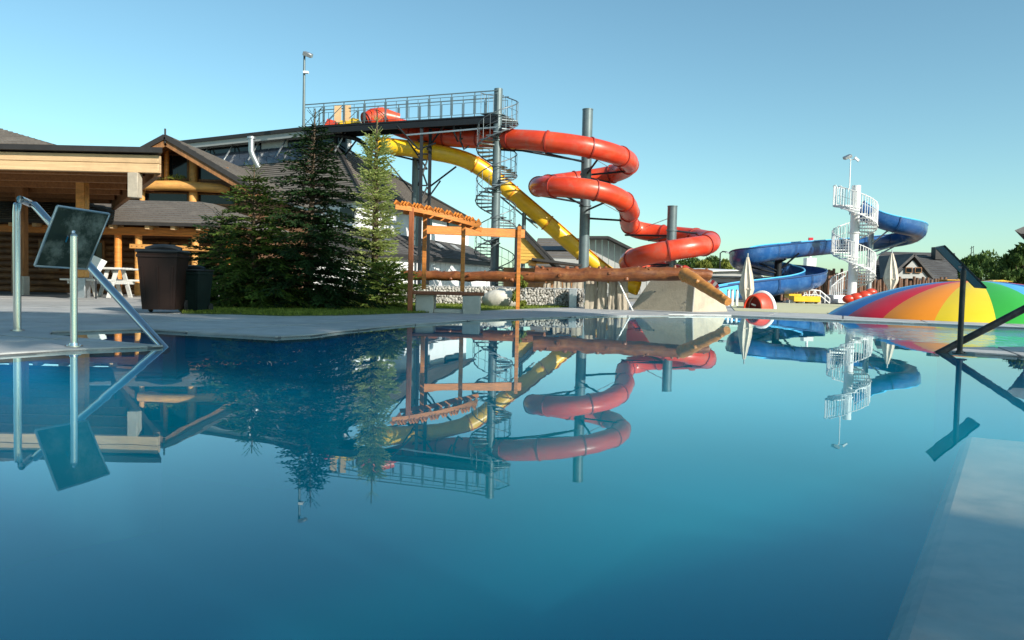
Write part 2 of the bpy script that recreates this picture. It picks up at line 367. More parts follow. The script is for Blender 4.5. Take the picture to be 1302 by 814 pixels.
# lawn with blades
lawn_px = [(232, 401), (300, 402), (360, 404), (430, 403.5), (530, 400), (620, 396.2), (742, 391.2), (745, 388), (600, 385), (480, 381), (300, 378), (210, 381)]
lawn = [gp(*p) for p in lawn_px]
b = MB(); L_ = [V((p.x, p.y, 0.034)) for p in lawn]; b.prism([V((p.x, p.y, 0.0)) for p in lawn], (0, 0, 0.036))
lawn_o = structure(b.build('lawn', soil_m, None, smooth=0))
def blades(name, poly, n, hmin, hmax, m, z=0.034, wd=0.012, parent=None):
    xs = [p.x for p in poly]; ys = [p.y for p in poly]; vs = []; fs = []; k = 0
    while k < n:
        y = min(ys) + (max(ys) - min(ys)) * random.random() ** 1.3; x = random.uniform(min(xs), max(xs))
        if not in_poly(x, y, poly): continue
        a = random.uniform(0, 6.28); h = random.uniform(hmin, hmax); dx, dy = math.cos(a) * wd, math.sin(a) * wd
        lx, ly = random.uniform(-.5, .5) * h, random.uniform(-.5, .5) * h; q = len(vs)
        vs += [V((x - dx, y - dy, z)), V((x + dx, y + dy, z)), V((x + lx, y + ly, z + h))]; fs.append((q, q + 1, q + 2)); k += 1
    b = MB(); b.v = vs; b.f = fs
    o = b.build(name, m, parent, raw=True); o['kind'] = 'stuff'; return o
tag(blades('grass', lawn, 60000, 0.02, 0.055, grass_m), 'short green lawn grass beside the pool deck', 'grass')

# pool basin
def basin_mat():
    m = bpy.data.materials.new('pool_tiles'); m.use_nodes = True; n = m.node_tree.nodes; l = m.node_tree.links; b = n['Principled BSDF']
    tc = n.new('ShaderNodeTexCoord'); ns = n.new('ShaderNodeTexNoise'); ns.inputs['Scale'].default_value = 0.5; ns.inputs['Detail'].default_value = 3
    l.new(tc.outputs['Object'], ns.inputs['Vector'])
    rp = n.new('ShaderNodeValToRGB'); rp.color_ramp.elements[0].color = (0.0, 0.085, 0.34, 1); rp.color_ramp.elements[1].color = (0.0, 0.14, 0.38, 1)
    rp.color_ramp.elements[0].position = .35; rp.color_ramp.elements[1].position = .7
    l.new(ns.outputs['Fac'], rp.inputs[0])
    br = n.new('ShaderNodeTexBrick'); br.inputs['Scale'].default_value = 3.3; br.inputs['Mortar Size'].default_value = .012; br.offset = 0
    br.inputs['Brick Width'].default_value = 1; br.inputs['Row Height'].default_value = 1
    br.inputs['Mortar'].default_value = (.0, .12, .2, 1); br.inputs['Color1'].default_value = (1, 1, 1, 1); br.inputs['Color2'].default_value = (.9, .9, .9, 1)
    l.new(tc.outputs['Object'], br.inputs['Vector'])
    mx = n.new('ShaderNodeMix'); mx.data_type = 'RGBA'; mx.blend_type = 'MULTIPLY'; mx.inputs[0].default_value = 0.15
    l.new(rp.outputs[0], mx.inputs[6]); l.new(br.outputs[0], mx.inputs[7]); l.new(mx.outputs[2], b.inputs['Base Color'])
    b.inputs['Roughness'].default_value = .6
    return m
bas = basin_mat()
b = MB(); n_ = len(pool); fl = [V((p.x, p.y, -1.45)) for p in pool]
b.add(fl, [tuple(t) for t in tessellate_polygon([fl])])
vs = []
for p in pool: vs += [V((p.x, p.y, -0.045)), V((p.x, p.y, -1.45))]
b.add(vs, [(2 * i, 2 * i + 1, 2 * ((i + 1) % n_) + 1, 2 * ((i + 1) % n_)) for i in range(n_)])
structure(b.build('pool_basin', bas, None, smooth=0))
# shallow shelf under water at the right
sub_m = mat('submerged_shelf', (0.42, 0.32, 0.28), 0.9, var=0.3, scale=2.2, bump=0.3, detail=9, dirt=(0.10, 0.095, 0.09), dirt_scale=1.6, dirt_amt=.7)
sh = [gp(1236, 556, -.33), gp(1196, 690, -.33), gp(1150, 830, -.33), V((0.6, 0.2, 0)), V((0.2, -4.9, 0)), V((8.9, -4.9, 0)), V((8.9, 4.4, 0)), gp(1380, 566, -.33), gp(1302, 562, -.33)]
def off_(P, d):
    n = len(P); ar = sum(P[i].x * P[(i + 1) % n].y - P[(i + 1) % n].x * P[i].y for i in range(n)); sg = 1 if ar > 0 else -1
    return [P[i] + (V(((P[(i + 1) % n] - P[i - 1]).y, -(P[(i + 1) % n] - P[i - 1]).x, 0)).normalized() * sg * d) for i in range(n)]
lv = []
for z_, d_ in ((-.33, 0), (-.34, .025), (-.38, .06), (-.50, .09), (-1.44, .22)): lv.append([V((p.x, p.y, z_)) for p in off_([V((q.x, q.y, 0)) for q in sh], d_)])
b = MB(); ns_ = len(sh); b.add(lv[0], [tuple(t_) for t_ in tessellate_polygon([lv[0]])])
for la, lb in zip(lv[:-1], lv[1:]): b.add(la + lb, [(i, (i + 1) % ns_, (i + 1) % ns_ + ns_, i + ns_) for i in range(ns_)])
structure(b.build('submerged_shelf', sub_m, None, smooth=0))

def water_mat():
    m = bpy.data.materials.new('still_water'); m.use_nodes = True; n = m.node_tree.nodes; l = m.node_tree.links
    for x in list(n): n.remove(x)
    out = n.new('ShaderNodeOutputMaterial'); tr = n.new('ShaderNodeBsdfTransparent'); gl = n.new('ShaderNodeBsdfGlossy'); mx = n.new('ShaderNodeMixShader'); pass
    tr.inputs['Color'].default_value = (0.85, 0.97, 1.0, 1); gl.inputs['Roughness'].default_value = 0.0
    gl.inputs['Color'].default_value = (0.86, 0.98, 1.0, 1)
    tc = n.new('ShaderNodeTexCoord'); mp = n.new('ShaderNodeMapping'); mp.inputs['Scale'].default_value = (1, 1, 1)
    l.new(tc.outputs['Object'], mp.inputs[0])
    a = n.new('ShaderNodeTexNoise'); a.inputs['Scale'].default_value = 1.6; a.inputs['Detail'].default_value = 2; l.new(mp.outputs[0], a.inputs['Vector'])
    # livelier patch by the right-hand overflow edge
    w_ = n.new('ShaderNodeTexNoise'); w_.inputs['Scale'].default_value = 5.0; w_.inputs['Detail'].default_value = 3; l.new(mp.outputs[0], w_.inputs['Vector'])
    vm = n.new('ShaderNodeVectorMath'); vm.operation = 'DISTANCE'; vm.inputs[1].default_value = (7.4, 10.4, 0); l.new(tc.outputs['Object'], vm.inputs[0])
    mr = n.new('ShaderNodeMapRange'); mr.inputs['From Min'].default_value = 1.2; mr.inputs['From Max'].default_value = 3.2; mr.inputs['To Min'].default_value = 1; mr.inputs['To Max'].default_value = 0
    mr.interpolation_type = 'SMOOTHSTEP'; l.new(vm.outputs['Value'], mr.inputs['Value'])
    mu = n.new('ShaderNodeMath'); mu.operation = 'MULTIPLY'; l.new(w_.outputs['Fac'], mu.inputs[0]); l.new(mr.outputs[0], mu.inputs[1])
    m2 = n.new('ShaderNodeMath'); m2.operation = 'MULTIPLY_ADD'; m2.inputs[1].default_value = 55.0; l.new(mu.outputs[0], m2.inputs[0]); l.new(a.outputs['Fac'], m2.inputs[2])
    bp = n.new('ShaderNodeBump'); bp.inputs['Strength'].default_value = 1.0; bp.inputs['Distance'].default_value = 0.0006; l.new(m2.outputs[0], bp.inputs['Height'])
    l.new(bp.outputs[0], gl.inputs['Normal']); ge = n.new('ShaderNodeNewGeometry'); dt = n.new('ShaderNodeVectorMath'); dt.operation = 'DOT_PRODUCT'
    l.new(ge.outputs['Normal'], dt.inputs[0]); l.new(ge.outputs['Incoming'], dt.inputs[1])
    ab = n.new('ShaderNodeMath'); ab.operation = 'ABSOLUTE'; l.new(dt.outputs['Value'], ab.inputs[0])
    om = n.new('ShaderNodeMath'); om.operation = 'SUBTRACT'; om.inputs[0].default_value = 1.0; l.new(ab.outputs[0], om.inputs[1])
    pw = n.new('ShaderNodeMath'); pw.operation = 'POWER'; pw.inputs[1].default_value = 5.4; l.new(om.outputs[0], pw.inputs[0])
    fm = n.new('ShaderNodeMath'); fm.operation = 'MULTIPLY_ADD'; fm.inputs[1].default_value = 0.975; fm.inputs[2].default_value = 0.012; l.new(pw.outputs[0], fm.inputs[0])
    l.new(fm.outputs[0], mx.inputs[0]); l.new(tr.outputs[0], mx.inputs[1]); l.new(gl.outputs[0], mx.inputs[2]); l.new(mx.outputs[0], out.inputs['Surface'])
    vs_ = n.new('ShaderNodeVolumeScatter'); vs_.inputs['Color'].default_value = (0.0, 0.20, 0.34, 1); vs_.inputs['Density'].default_value = 1.1; vs_.inputs['Anisotropy'].default_value = 0.0
    va = n.new('ShaderNodeVolumeAbsorption'); va.inputs['Color'].default_value = (0.0, 0.80, 1.0, 1); va.inputs['Density'].default_value = 0.22
    ad = n.new('ShaderNodeAddShader'); l.new(vs_.outputs[0], ad.inputs[0]); l.new(va.outputs[0], ad.inputs[1]); l.new(ad.outputs[0], out.inputs['Volume'])
    return m
wm = water_mat()
def offset_poly(P, d):
    n = len(P); ar = sum(P[i].x * P[(i + 1) % n].y - P[(i + 1) % n].x * P[i].y for i in range(n)); sg = 1 if ar > 0 else -1; out = []
    for i in range(n):
        e1 = (P[i] - P[i - 1]).normalized(); e2 = (P[(i + 1) % n] - P[i]).normalized(); n1 = V((e1.y, -e1.x, 0)) * sg; n2 = V((e2.y, -e2.x, 0)) * sg
        nn = (n1 + n2); nn = nn.normalized() if nn.length > .2 else n1; out.append(P[i] + nn * d)
    return out
wp_ = [V((p.x, p.y, -1.47)) for p in offset_poly(pool, .004)]
b = MB(); b.prism(wp_, (0, 0, 1.47)); wo = b.build('pool_water', wm, None, smooth=0); structure(wo)

# pale coping along the far and right edge of the pool
cop_m = mat('white_coping', (0.62, 0.62, 0.60), 0.6, var=0.06, dirt=(0.42, .42, .4), dirt_amt=.4)
b = MB(); seg = [V((p.x, p.y, 0)) for p in pool[17:23]]
cen = V((5, 8, 0))
for i in range(len(seg) - 1):
    a, c_ = seg[i], seg[i + 1]; o1 = (a - cen).normalized() * .22; o2 = (c_ - cen).normalized() * .22
    b.prism([a + V((0, 0, .001)), c_ + V((0, 0, .001)), c_ + o2 + V((0, 0, .001)), a + o1 + V((0, 0, .001))], (0, 0, .032))
structure(b.build('pool_coping', cop_m, None, smooth=0))

# ================================================================== TREES
def conifer(name, label, base, H, Rad, m, seed, whorls=26, droop=0.25, up=0.15, dens=1.0, lean=0.0, group=None, prof=0.85, tipsize=1.0, bare=0.04, leader=0.12):
    rnd = random.Random(seed); t = thing(name, label, 'tree', base, group)
    tr = MB(); top = V(base) + V((lean, 0, H)); tr.tube([V(base) - V((0, 0, .1)), V(base) + (top - V(base)) * .5, top], .1, 8, True, [H * .018 + .02, H * .012 + .01, .008]); tr.build('trunk', bark, t)
    vs = []; fs = []; br = MB()
    def spray(p, d, L, wd):                                     # a twig of two crossed narrow leaf shapes with serrated rim
        d = d.normalized(); s = d.cross(V((0, 0, 1)))
        if s.length < .05: s = V((1, 0, 0))
        s.normalize(); up_ = s.cross(d)
        for q in (s, up_ * .6 + s * .3):
            k = len(vs)
            vs.extend([p, p + d * L * .35 + q * wd, p + d * L * .3 + d * L * .05, p + d * L * .8 + q * wd * .7, p + d * L, p + d * L * .8 - q * wd * .7, p + d * L * .35 - q * wd])
            fs.extend([(k, k + 1, k + 2), (k + 2, k + 3, k + 4), (k + 2, k + 4, k + 5), (k, k + 2, k + 6)])
    n = int(whorls)
    for i in range(n):
        f = bare + (1 - bare - leader) * (i + rnd.uniform(-.3, .3)) / (n - 1); f = max(bare * .6, min(1 - leader * .8, f)); zc = f * H
        rad = Rad * (1 - f / (1 - leader * .5)) ** prof + 0.06
        if f < .12: rad *= .82 + f * 1.5
        nb = max(4, int((7 + 6 * (1 - f)) * (0.8 + .4 * rnd.random()))); a0 = rnd.random() * 6.28
        for j in range(nb):
            a = a0 + 6.283 * j / nb + rnd.uniform(-.28, .28); L = rad * rnd.uniform(.62, 1.14)
            p0 = V(base) + (top - V(base)) * f; hd = V((math.cos(a), math.sin(a), 0))
            steps = max(3, int(L / .10)); pts = []; lift = up * (.3 + f) + f * .38 + rnd.uniform(-.06, .06)
            for k in range(steps + 1):
                u = k / steps; pts.append(p0 + hd * L * u + V((0, 0, L * (lift * u - droop * u * u + .10 * max(0, u - .7)))))
            br.tube([pts[0], pts[steps // 2], pts[-1]], .01, 3, False, [.012 + L * .008, .008, .003])
            side = hd.cross(V((0, 0, 1)))
            for k in range(1, steps + 1):
                u = k / steps; d = (pts[k] - pts[k - 1]).normalized()
                if u < .12 and rnd.random() < .6: continue
                tl = (0.30 * L * (1 - u * .75) + .06) * rnd.uniform(.6, 1.2)
                for s in (-1, 1):
                    if rnd.random() > .93 * dens: continue
                    dd = d * .75 + side * s * .8 + V((0, 0, rnd.uniform(-.25, .12))); q0 = pts[k]
                    m_ = max(1, int(tl / .085))
                    for e in range(m_):
                        q = q0 + dd.normalized() * (tl * e / m_)
                        spray(q, dd + V((rnd.uniform(-.4, .4), rnd.uniform(-.4, .4), rnd.uniform(-.35, .15))), rnd.uniform(.10, .19) * tipsize, .026 * tipsize)
                        if rnd.random() < .6: spray(q, side * s * .3 + d + V((0, 0, rnd.uniform(-.6, .25))), rnd.uniform(.08, .14) * tipsize, .022 * tipsize)
                spray(pts[k], d + V((0, 0, rnd.uniform(-.1, .25))), .17 * tipsize, .026 * tipsize)
    for k in range(int(H * leader / .05)):                      # leader
        p = V(base) + (top - V(base)) * (1 - leader + k * .05 / H); 
        a = rnd.random() * 6.28
        spray(p, V((math.cos(a), math.sin(a), 1.4)), .08 * tipsize, .012)
    for lv in (0.4, .8):
        for j in range(5):
            a = j * 1.257 + rnd.random(); p = V(base) + (top - V(base)) * (1 - leader * lv)
            for e in range(3): spray(p + V((math.cos(a), math.sin(a), .9)) * e * .055, V((math.cos(a), math.sin(a), .9)), .10, .014)
    br.build('branches', bark, t, raw=True)
    b = MB(); b.v = vs; b.f = fs; b.build('crown', m, t, raw=True)
    return t
def hgt(px, py, d): return pt(px, py, d).z
d1 = 15.0
conifer('spruce_tree', 'tall dark green spruce between the bins and the timber bench', gr(392, d1), hgt(398, 138, d1), 1.60, spruce_m, 3, whorls=29, dens=1.0, prof=.84, lean=.09, droop=.32, up=.1)
conifer('spruce_tree', 'shorter broad spruce with yellowish shoots left of the tallest spruce', gr(322, 14.3), hgt(322, 210, 14.3), 1.2, spruce_y, 5, whorls=23, dens=1.0, prof=.80, droop=.3, up=.12)
conifer('spruce_tree', 'low dark spruce filling the gap behind the brown bin', gr(282, 16.2), hgt(282, 268, 16.2), 0.95, spruce_m, 15, whorls=17, dens=1.0, prof=.55)
conifer('fir_tree', 'slim pale green fir with a bare leader beside the timber bench', gr(476, 16.9), hgt(482, 137, 16.9), 0.50, fir_m, 9, whorls=40, dens=1.0, prof=.50, droop=.15, up=.25, leader=.17, tipsize=.95)
conifer('young_spruce', 'small bushy bright green spruce at the foot of the pale fir', gr(492, 16.2), hgt(492, 338, 16.2), 0.72, fir_g, 12, whorls=13, dens=1.0, prof=.45, droop=.15, leader=.06)

def broadleaf(name, label, base, H, Rad, m, seed, n=5000, leaf=.18, group=None, crown0=.3, clumps=26, cat='tree'):
    rnd = random.Random(seed); t = thing(name, label, cat, base, group); B = V(base)
    tr = MB(); tr.tube([B - V((0, 0, .2)), B + V((.02 * H, 0, H * .35)), B + V((0, 0, H * .7))], .1, 8, True, [H * .03, H * .02, H * .008])
    cl = []
    for i in range(clumps):
        f = crown0 + (1 - crown0) * rnd.random() ** .8; u = (f - crown0) / (1 - crown0)
        rr = Rad * (math.sin(math.pi * min(1, u * .86 + .14)) ** .6); a = rnd.random() * 6.28; q = rnd.uniform(.35, 1.0)
        c = B + V((math.cos(a) * rr * q * .8, math.sin(a) * rr * q * .8, H * f * .93)); cl.append((c, Rad * rnd.uniform(.24, .42)))
        if i < 10:
            s0 = B + V((0, 0, H * (.22 + .4 * rnd.random() * u))); tr.tube([s0, (s0 + c) / 2 + V((0, 0, .03 * H)), c], .05, 5, False, [H * .012, H * .008, H * .003])
    tr.build('trunk', bark, t); vs = []; fs = []
    for i in range(n):
        c, r = rnd.choice(cl); d = V((rnd.gauss(0, 1), rnd.gauss(0, 1), rnd.gauss(0, 1))).normalized() * r * rnd.random() ** .35; d.z *= .75
        p = c + d; e = Euler((rnd.random() * 6, rnd.random() * 6, rnd.random() * 6)).to_matrix(); s = leaf * rnd.uniform(.6, 1.3); k = len(vs)
        vs += [p + e @ V((-s, 0, 0)), p + e @ V((0, s * .45, s * .1)), p + e @ V((s, 0, 0)), p + e @ V((0, -s * .45, s * .1))]; fs.append((k, k + 1, k + 2, k + 3))
    b = MB(); b.v = vs; b.f = fs; b.build('crown', m, t, raw=True); return t

# ================================================================== LEFT FOREGROUND: sign and handrail on the ledge
def signboard(name, label, post_base, corners, m_face, m_rim, m_post, zt, pr=0.025):
    t = thing(name, label, 'sign', post_base)
    b = MB(); b.cyl(V(post_base) + V((0, 0, -.0)), V((post_base[0], post_base[1], zt)), pr, n=20); b.build('post', m_post, t)
    b = MB(); b.cyl(V(post_base) + V((0, 0, .0)), V(post_base) + V((0, 0, .010)), .062, n=24); b.cyl(V(post_base) + V((0, 0, .009)), V(post_base) + V((0, 0, .03)), .034, .03, n=24)
    fl_ = b.build('flange', m_post, t)
    for bx, by in ((.045, 0), (-.03, -.035)): sc = MB(); sc.ico(V(post_base) + V((bx, by, .014)), .008, 1); sc.build('bolt', m_post, fl_)
    TL, TR, BR, BL = [V(c) for c in corners]; n = (TR - TL).cross(BL - TL).normalized()
    b = MB(); b.prism([TL, TR, BR, BL], n * .006); b.build('panel', m_face, t)
    for a, c_ in ((TL, TR), (TR, BR), (BR, BL), (BL, TL)):
        b = MB(); b.beam(a, c_, .014, .018, up=n, bevel=.003); b.build('frame_rail', m_rim, t)
    top = V((post_base[0], post_base[1], zt)); cen = (TL + TR + BR + BL) / 4; ax = (TR - TL).normalized(); dn = (BL - TL).normalized()
    b = MB(); b.beam(cen - ax * .07 - n * .008, cen + ax * .07 - n * .008, .06, .006, up=n); b.tube([top, top + V((0, 0, .03)), cen], .014, 12); b.build('bracket', m_post, t)
    b = MB(); b.ico(top + V((0, 0, .0)), pr * 1.02, 2); b.build('post_cap', m_rim, t)
    return t
signboard('information_sign', 'steel signboard seen from behind on a post on the left pool ledge', gp(94, 441, .022) , [pt(73, 262, 5.80), pt(139, 272, 6.27), pt(110, 342, 6.22), pt(44, 338, 5.85)], inox_back, galv, inox, pt(94, 303, 6.1).z)
signboard('information_sign', 'dark tilted signboard seen edge-on on a black post at the right', gp(1220, 450, .022), [pt(1201, 313, 7.35), pt(1190, 315, 7.8), pt(1239.6, 365, 7.6), pt(1253.6, 366, 7.19)], black_p, black_p, black_p, pt(1221, 346, 7.45).z, .024)
def handrail(label, foot_post, top, bend, foot_w, m):
    t = thing('pool_handrail', label, 'handrail', foot_post)
    a = V(foot_post); b = MB(); r = .034; P = [a, V((a.x, a.y, V(top).z - .12))]
    tp = V(top); bd = V(bend); fw = V(foot_w); d = (fw - bd).normalized()
    P += [V((a.x, a.y, tp.z - .05)) + (bd - tp) * .06, V((a.x, a.y, tp.z)) + (bd - tp) * .28, tp + (bd - tp) * .75, bd + d * .03, bd + d * .12]
    P += [fw, fw + d * .06]
    b.tube(P, r, 16); b.build('rail', m, t)
    b = MB(); b.cyl(a, a + V((0, 0, .01)), .06, n=20); b.build('flange', m, t)
    return t
handrail('polished steel handrail running from the left ledge down into the water', gp(22, 421, .022), pt(26, 258, 7.66), pt(42, 259, 7.5), pt(207, 441, 6.24), inox)
rf = pt(1196, 448, 7.6); r2 = pt(1302, 393, 7.29); dr = (r2 - rf) / (r2.z - rf.z)
bend_r = rf + dr * 1.22; top_r = bend_r + V((dr.x, dr.y, 0)).normalized() * .15
handrail('black handrail rising from the water at the right edge of the pool', V((top_r.x, top_r.y, .022)), top_r, bend_r, rf, black_p)

# ------------------------------------------------------------------ bins
def bin_(label, base, rot, s, mb, ml, group='wheeled rubbish bins'):
    t = thing('wheeled_bin', label, 'bin', (0, 0, 0), group)
    b = MB(); W, D, H = .58, .70, .93
    lo = [V((x * W * .41, y * D * .38, .06)) for x, y in ((-1, -1), (1, -1), (1, 1), (-1, 1))]; hi = [V((x * W * .5, y * D * .5, H)) for x, y in ((-1, -1), (1, -1), (1, 1), (-1, 1))]
    md = [l_.lerp(h_, .86) for l_, h_ in zip(lo, hi)]
    b.add(lo + md + hi, [(3, 2, 1, 0)] + [(i, (i + 1) % 4, (i + 1) % 4 + 4, i + 4) for i in range(4)] + [(i + 4, (i + 1) % 4 + 4, (i + 1) % 4 + 8, i + 8) for i in range(4)] + [(8, 9, 10, 11)])
    b.box((0, 0, H - .05), (W * 1.04, D * 1.03, .05), bevel=.01)
    for k in (-.5, 0, .5):
        a0 = V((W * .40 * k * 1.6, -D * .383, .10)); a1 = V((W * .48 * k * 1.6, -D * .478, H * .78)); b.beam(a0, a1, .03, .014, up=(0, -1, 0))
    b.build('body', mb, t)
    b = MB(); b.box((0, 0, H + .025), (W * 1.08, D * 1.1, .05), bevel=.02)
    b.tube([(-W * .45, 0, H + .05), (-W * .25, 0, H + .085), (0, 0, H + .095), (W * .25, 0, H + .085), (W * .45, 0, H + .05)], .05, 8); b.build('lid', ml, t)
    for sx in (-1, 1):
        b = MB(); b.cyl((sx * W * .44, D * .4, .1), (sx * W * .5, D * .4, .1), .10, n=16); b.build('wheel', rubber, t)
    b = MB(); b.cyl((-W * .4, D * .53, H - .03), (W * .4, D * .53, H - .03), .014); b.build('handle', mb, t)
    t.location = base; t.rotation_euler = (0, 0, rot); t.scale = (s, s, s * 1.0); return t
bin_('brown wheeled bin with black lid standing on the deck left of the spruces', gr(208, 11.7, .022), R(8), .95, bin_b, bin_k)
bin_('dark green wheeled bin behind the brown bin', gr(246, 12.2, .022), R(-6), .68, bin_g, bin_k)

# ================================================================== TIMBER BENCH WITH SLATTED ROOF
t = thing('pergola_bench', 'orange timber bench with curved slatted roof on concrete blocks', 'bench', gr(555, 14.4))
def postline(px, d, y0, y1, w, m, name='post', par=None, z0=None, bev=.006):
    p = pt(px, y0, d); q = pt(px, y1, d); b = MB(); x, y = p.x, p.y
    z_lo = min(p.z, q.z) if z0 is None else z0
    b.box((x, y, (max(p.z, q.z) + z_lo) / 2), (w, w, max(p.z, q.z) - z_lo), bevel=bev); return b.build(name, m, par)
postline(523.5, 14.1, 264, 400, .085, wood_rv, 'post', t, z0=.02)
postline(540.5, 15.0, 270, 368, .075, wood_o, 'post', t)
postline(589.5, 14.6, 282, 371, .075, wood_o, 'post', t)
za = pt(523, 369, 14.3).z
# seat boards
A = pt(519, 369.5, 14.25); Bp = pt(616, 374, 14.25); zs = (A.z + Bp.z) / 2 + .0
dirb = V((Bp.x - A.x, .12, 0)).normalized(); nb_ = V((-dirb.y, dirb.x, 0))
for k in range(4):
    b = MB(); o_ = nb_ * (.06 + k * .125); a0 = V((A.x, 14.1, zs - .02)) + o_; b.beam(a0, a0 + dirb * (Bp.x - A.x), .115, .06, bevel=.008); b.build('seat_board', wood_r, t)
for px0, px1 in ((528, 551), (588, 610)):
    p0 = pt(px0, 380, 14.2); p1 = pt(px1, 380, 14.2); b = MB(); b.box(((p0.x + p1.x) / 2, 14.2 + .27, (zs - .055) / 2 + .01), (p1.x - p0.x, .50, zs - .055), bevel=.012); b.build('concrete_block', concrete, t)
p0 = pt(551, 390, 14.2); p1 = pt(588, 390, 14.2); b = MB(); b.box(((p0.x + p1.x) / 2, 14.5, .055), (p1.x - p0.x - .004, .42, .07), bevel=.01); b.build('concrete_footing', concrete, t)
# slatted curved roof: two arched rails with slats across
def roofz(u): return 0
rail_pts = [(503, 259.5, 14.0), (530, 263.5, 14.1), (560, 270, 14.2), (585, 276.5, 14.3), (611, 284, 14.35)]
front = catmull([pt(*p) for p in rail_pts], .05)
back = [p + V((0.02, 1.15, .0)) for p in front]
for nm, P in (('arched_rail', front), ('arched_rail', [p + V((0, 1.0, 0)) for p in front])):
    vs, fs = sweep(P, 0, len(P) - 1, [(-.022, -.09), (.022, -.09), (.022, -.005), (-.022, -.005)]); b = MB(); b.add(vs, fs + [(0, 1, 2, 3), tuple(len(vs) - 4 + i for i in range(4))[::-1]]); b.build(nm, wood_ox, t)
ns = 21
for k in range(ns):
    i = int((len(front) - 1) * (k + .5) / ns); p = front[i]; tg = (front[min(i + 1, len(front) - 1)] - front[max(i - 1, 0)]).normalized()
    b = MB(); c0 = p + V((0, -.045, .030)); c1 = p + V((0, 1.045, .030)); ti = Euler((0, R(34), 0)).to_matrix()
    b.beam(c0, c1, .028, .085, up=ti @ V((0, 0, 1)), bevel=.004); b.build('roof_slat', wood_ox, t)
# long horizontal beam to the far post
t2 = thing('beam_frame', 'long orange beam on a single post behind the bench roof', 'pergola', gr(660, 17.6))
A = pt(538, 292, 17.0); Bq = pt(667, 297.5, 17.6); b = MB(); b.beam(A, Bq, .06, .185, bevel=.008); b.build('beam', wood_ox, t2)
postline(660.5, 17.5, 288, 396, .085, wood_o, 'post', t2, z0=.0)

# ================================================================== LOGS, GABION, STONES, SLAB
def log(name, label, a, b_, r0, r1, m, n_k, seed, wob=.02, cat='log'):
    rnd = random.Random(seed); a = V(a); b_ = V(b_); t = thing(name, label, cat, V((a.x, a.y, 0)))
    L = (b_ - a).length; n = max(8, int(L / .18)); P = []; rr = []
    for i in range(n + 1):
        u = i / n; P.append(a.lerp(b_, u) + V((0, rnd.uniform(-wob, wob), rnd.uniform(-wob, wob)))); rr.append((r0 + (r1 - r0) * u) * rnd.uniform(.95, 1.05))
    m_ = MB(); m_.tube(P, r0, 14, True, rr); m_.build('trunk', m, t)
    d = (b_ - a).normalized(); s = d.cross(V((0, 0, 1))).normalized(); u_ = s.cross(d)
    for k in range(n_k):
        u = (k + rnd.uniform(.15, .85)) / n_k; an = rnd.uniform(-.9, 3.6); q = s * math.cos(an) + u_ * math.sin(an); 
        c = a.lerp(b_, u); r = (r0 + (r1 - r0) * u)
        b = MB(); kr = rnd.uniform(.03, .055); b.tube([c + q * r * .8, c + q * (r + rnd.uniform(.02, .05))], kr, 9, True, [kr * 1.5, kr * .8]); b.build('branch_stub', m, t)
    return t
wl = mat('glossy_brown_log', (0.15, 0.042, 0.014), 0.42, var=0.35, scale=2.5, stretch=(.8, 5, 5), bump=.4, col2=(0.29, 0.09, 0.024), dirt=(.42, .19, .06), dirt_scale=4.5, dirt_amt=.4)
wl2 = mat('golden_brown_log', (0.48, 0.20, 0.045), 0.45, var=0.3, scale=2.5, stretch=(.8, 5, 5), bump=.3, dirt=(.25, .09, .03), dirt_scale=3.5, dirt_amt=.5)
log('timber_log', 'thick brown peeled log spanning the concrete ramp and the gabion wall', pt(680, 349.5, 19.0), pt(868, 349, 18.7), .18, .165, wl, 26, 1)
log('timber_log', 'thinner dark brown log lying behind the bench posts', pt(512, 350, 21.2), pt(694, 353.5, 20.2), .125, .14, wl, 16, 2)
log('timber_log', 'short brown log end pointing past the concrete ramp', pt(862, 347.5, 20.2), pt(903, 350, 20.2), .13, .14, wl, 5, 3)
log('timber_log', 'golden log slanting down from the ramp to the deck', pt(870, 348, 18.35), pt(926, 384.0, 16.9), .165, .095, wl2, 4, 4, wob=.012)

# gabion wall
ga, gb = gr(432, 19.6), gr(742, 20.6); t = thing('gabion_wall', 'low gabion wall of pale broken stones behind the lawn', 'wall', ga)
gt = .47; dg = (gb - ga).normalized(); ng = V((-dg.y, dg.x, 0)); LG = (gb - ga).length
b = MB(); b.beam(ga + ng * .25 + V((0, 0, gt / 2)), gb + ng * .25 + V((0, 0, gt / 2)), .36, gt - .08); b.build('core', void_m, t)
rnd = random.Random(4); b = MB(); row = 0; z = .045
while z < gt + .02:
    x = rnd.uniform(0, .06)
    while x < LG:
        r = rnd.uniform(.042, .066); b.ico(ga + dg * x + ng * rnd.uniform(.0, .05) + V((0, 0, z + rnd.uniform(-.02, .02))), r, 1, (rnd.uniform(.9, 1.25), .8, rnd.uniform(.65, .95)), .24, rnd); x += r * 1.5
    z += .066
x = 0
while x < LG:
    for yy in (.12, .24, .36): b.ico(ga + dg * (x + rnd.uniform(-.03, .03)) + ng * yy + V((0, 0, gt + rnd.uniform(-.03, .01))), rnd.uniform(.045, .07), 1, (1, .8, .7), .24, rnd)
    x += .105
o = b.build('stone', stone_m, t, smooth=0); o['kind'] = 'stuff'
for k in range(9):
    b = MB(); p = ga + dg * (LG * k / 8) - ng * .035; b.cyl(p, p + V((0, 0, gt + .02)), .009, n=6); b.build('cage_wire', galv, t)
for z in (.02, gt + .03): 
    b = MB(); b.cyl(ga - ng * .035 + V((0, 0, z)), gb - ng * .035 + V((0, 0, z)), .009, n=6); b.build('cage_wire', galv, t)
b = MB(); p = gr(728, 20.25); b.box(p + V((0, 0, .25)), (.20, .3, .50), bevel=.01); b.build('end_plate', galv, t)
b = MB(); p = gr(748, 20.2); b.box(p + V((0, 0, .26)), (.05, .34, .52), bevel=.01); b.build('end_plate', concrete_d, t)

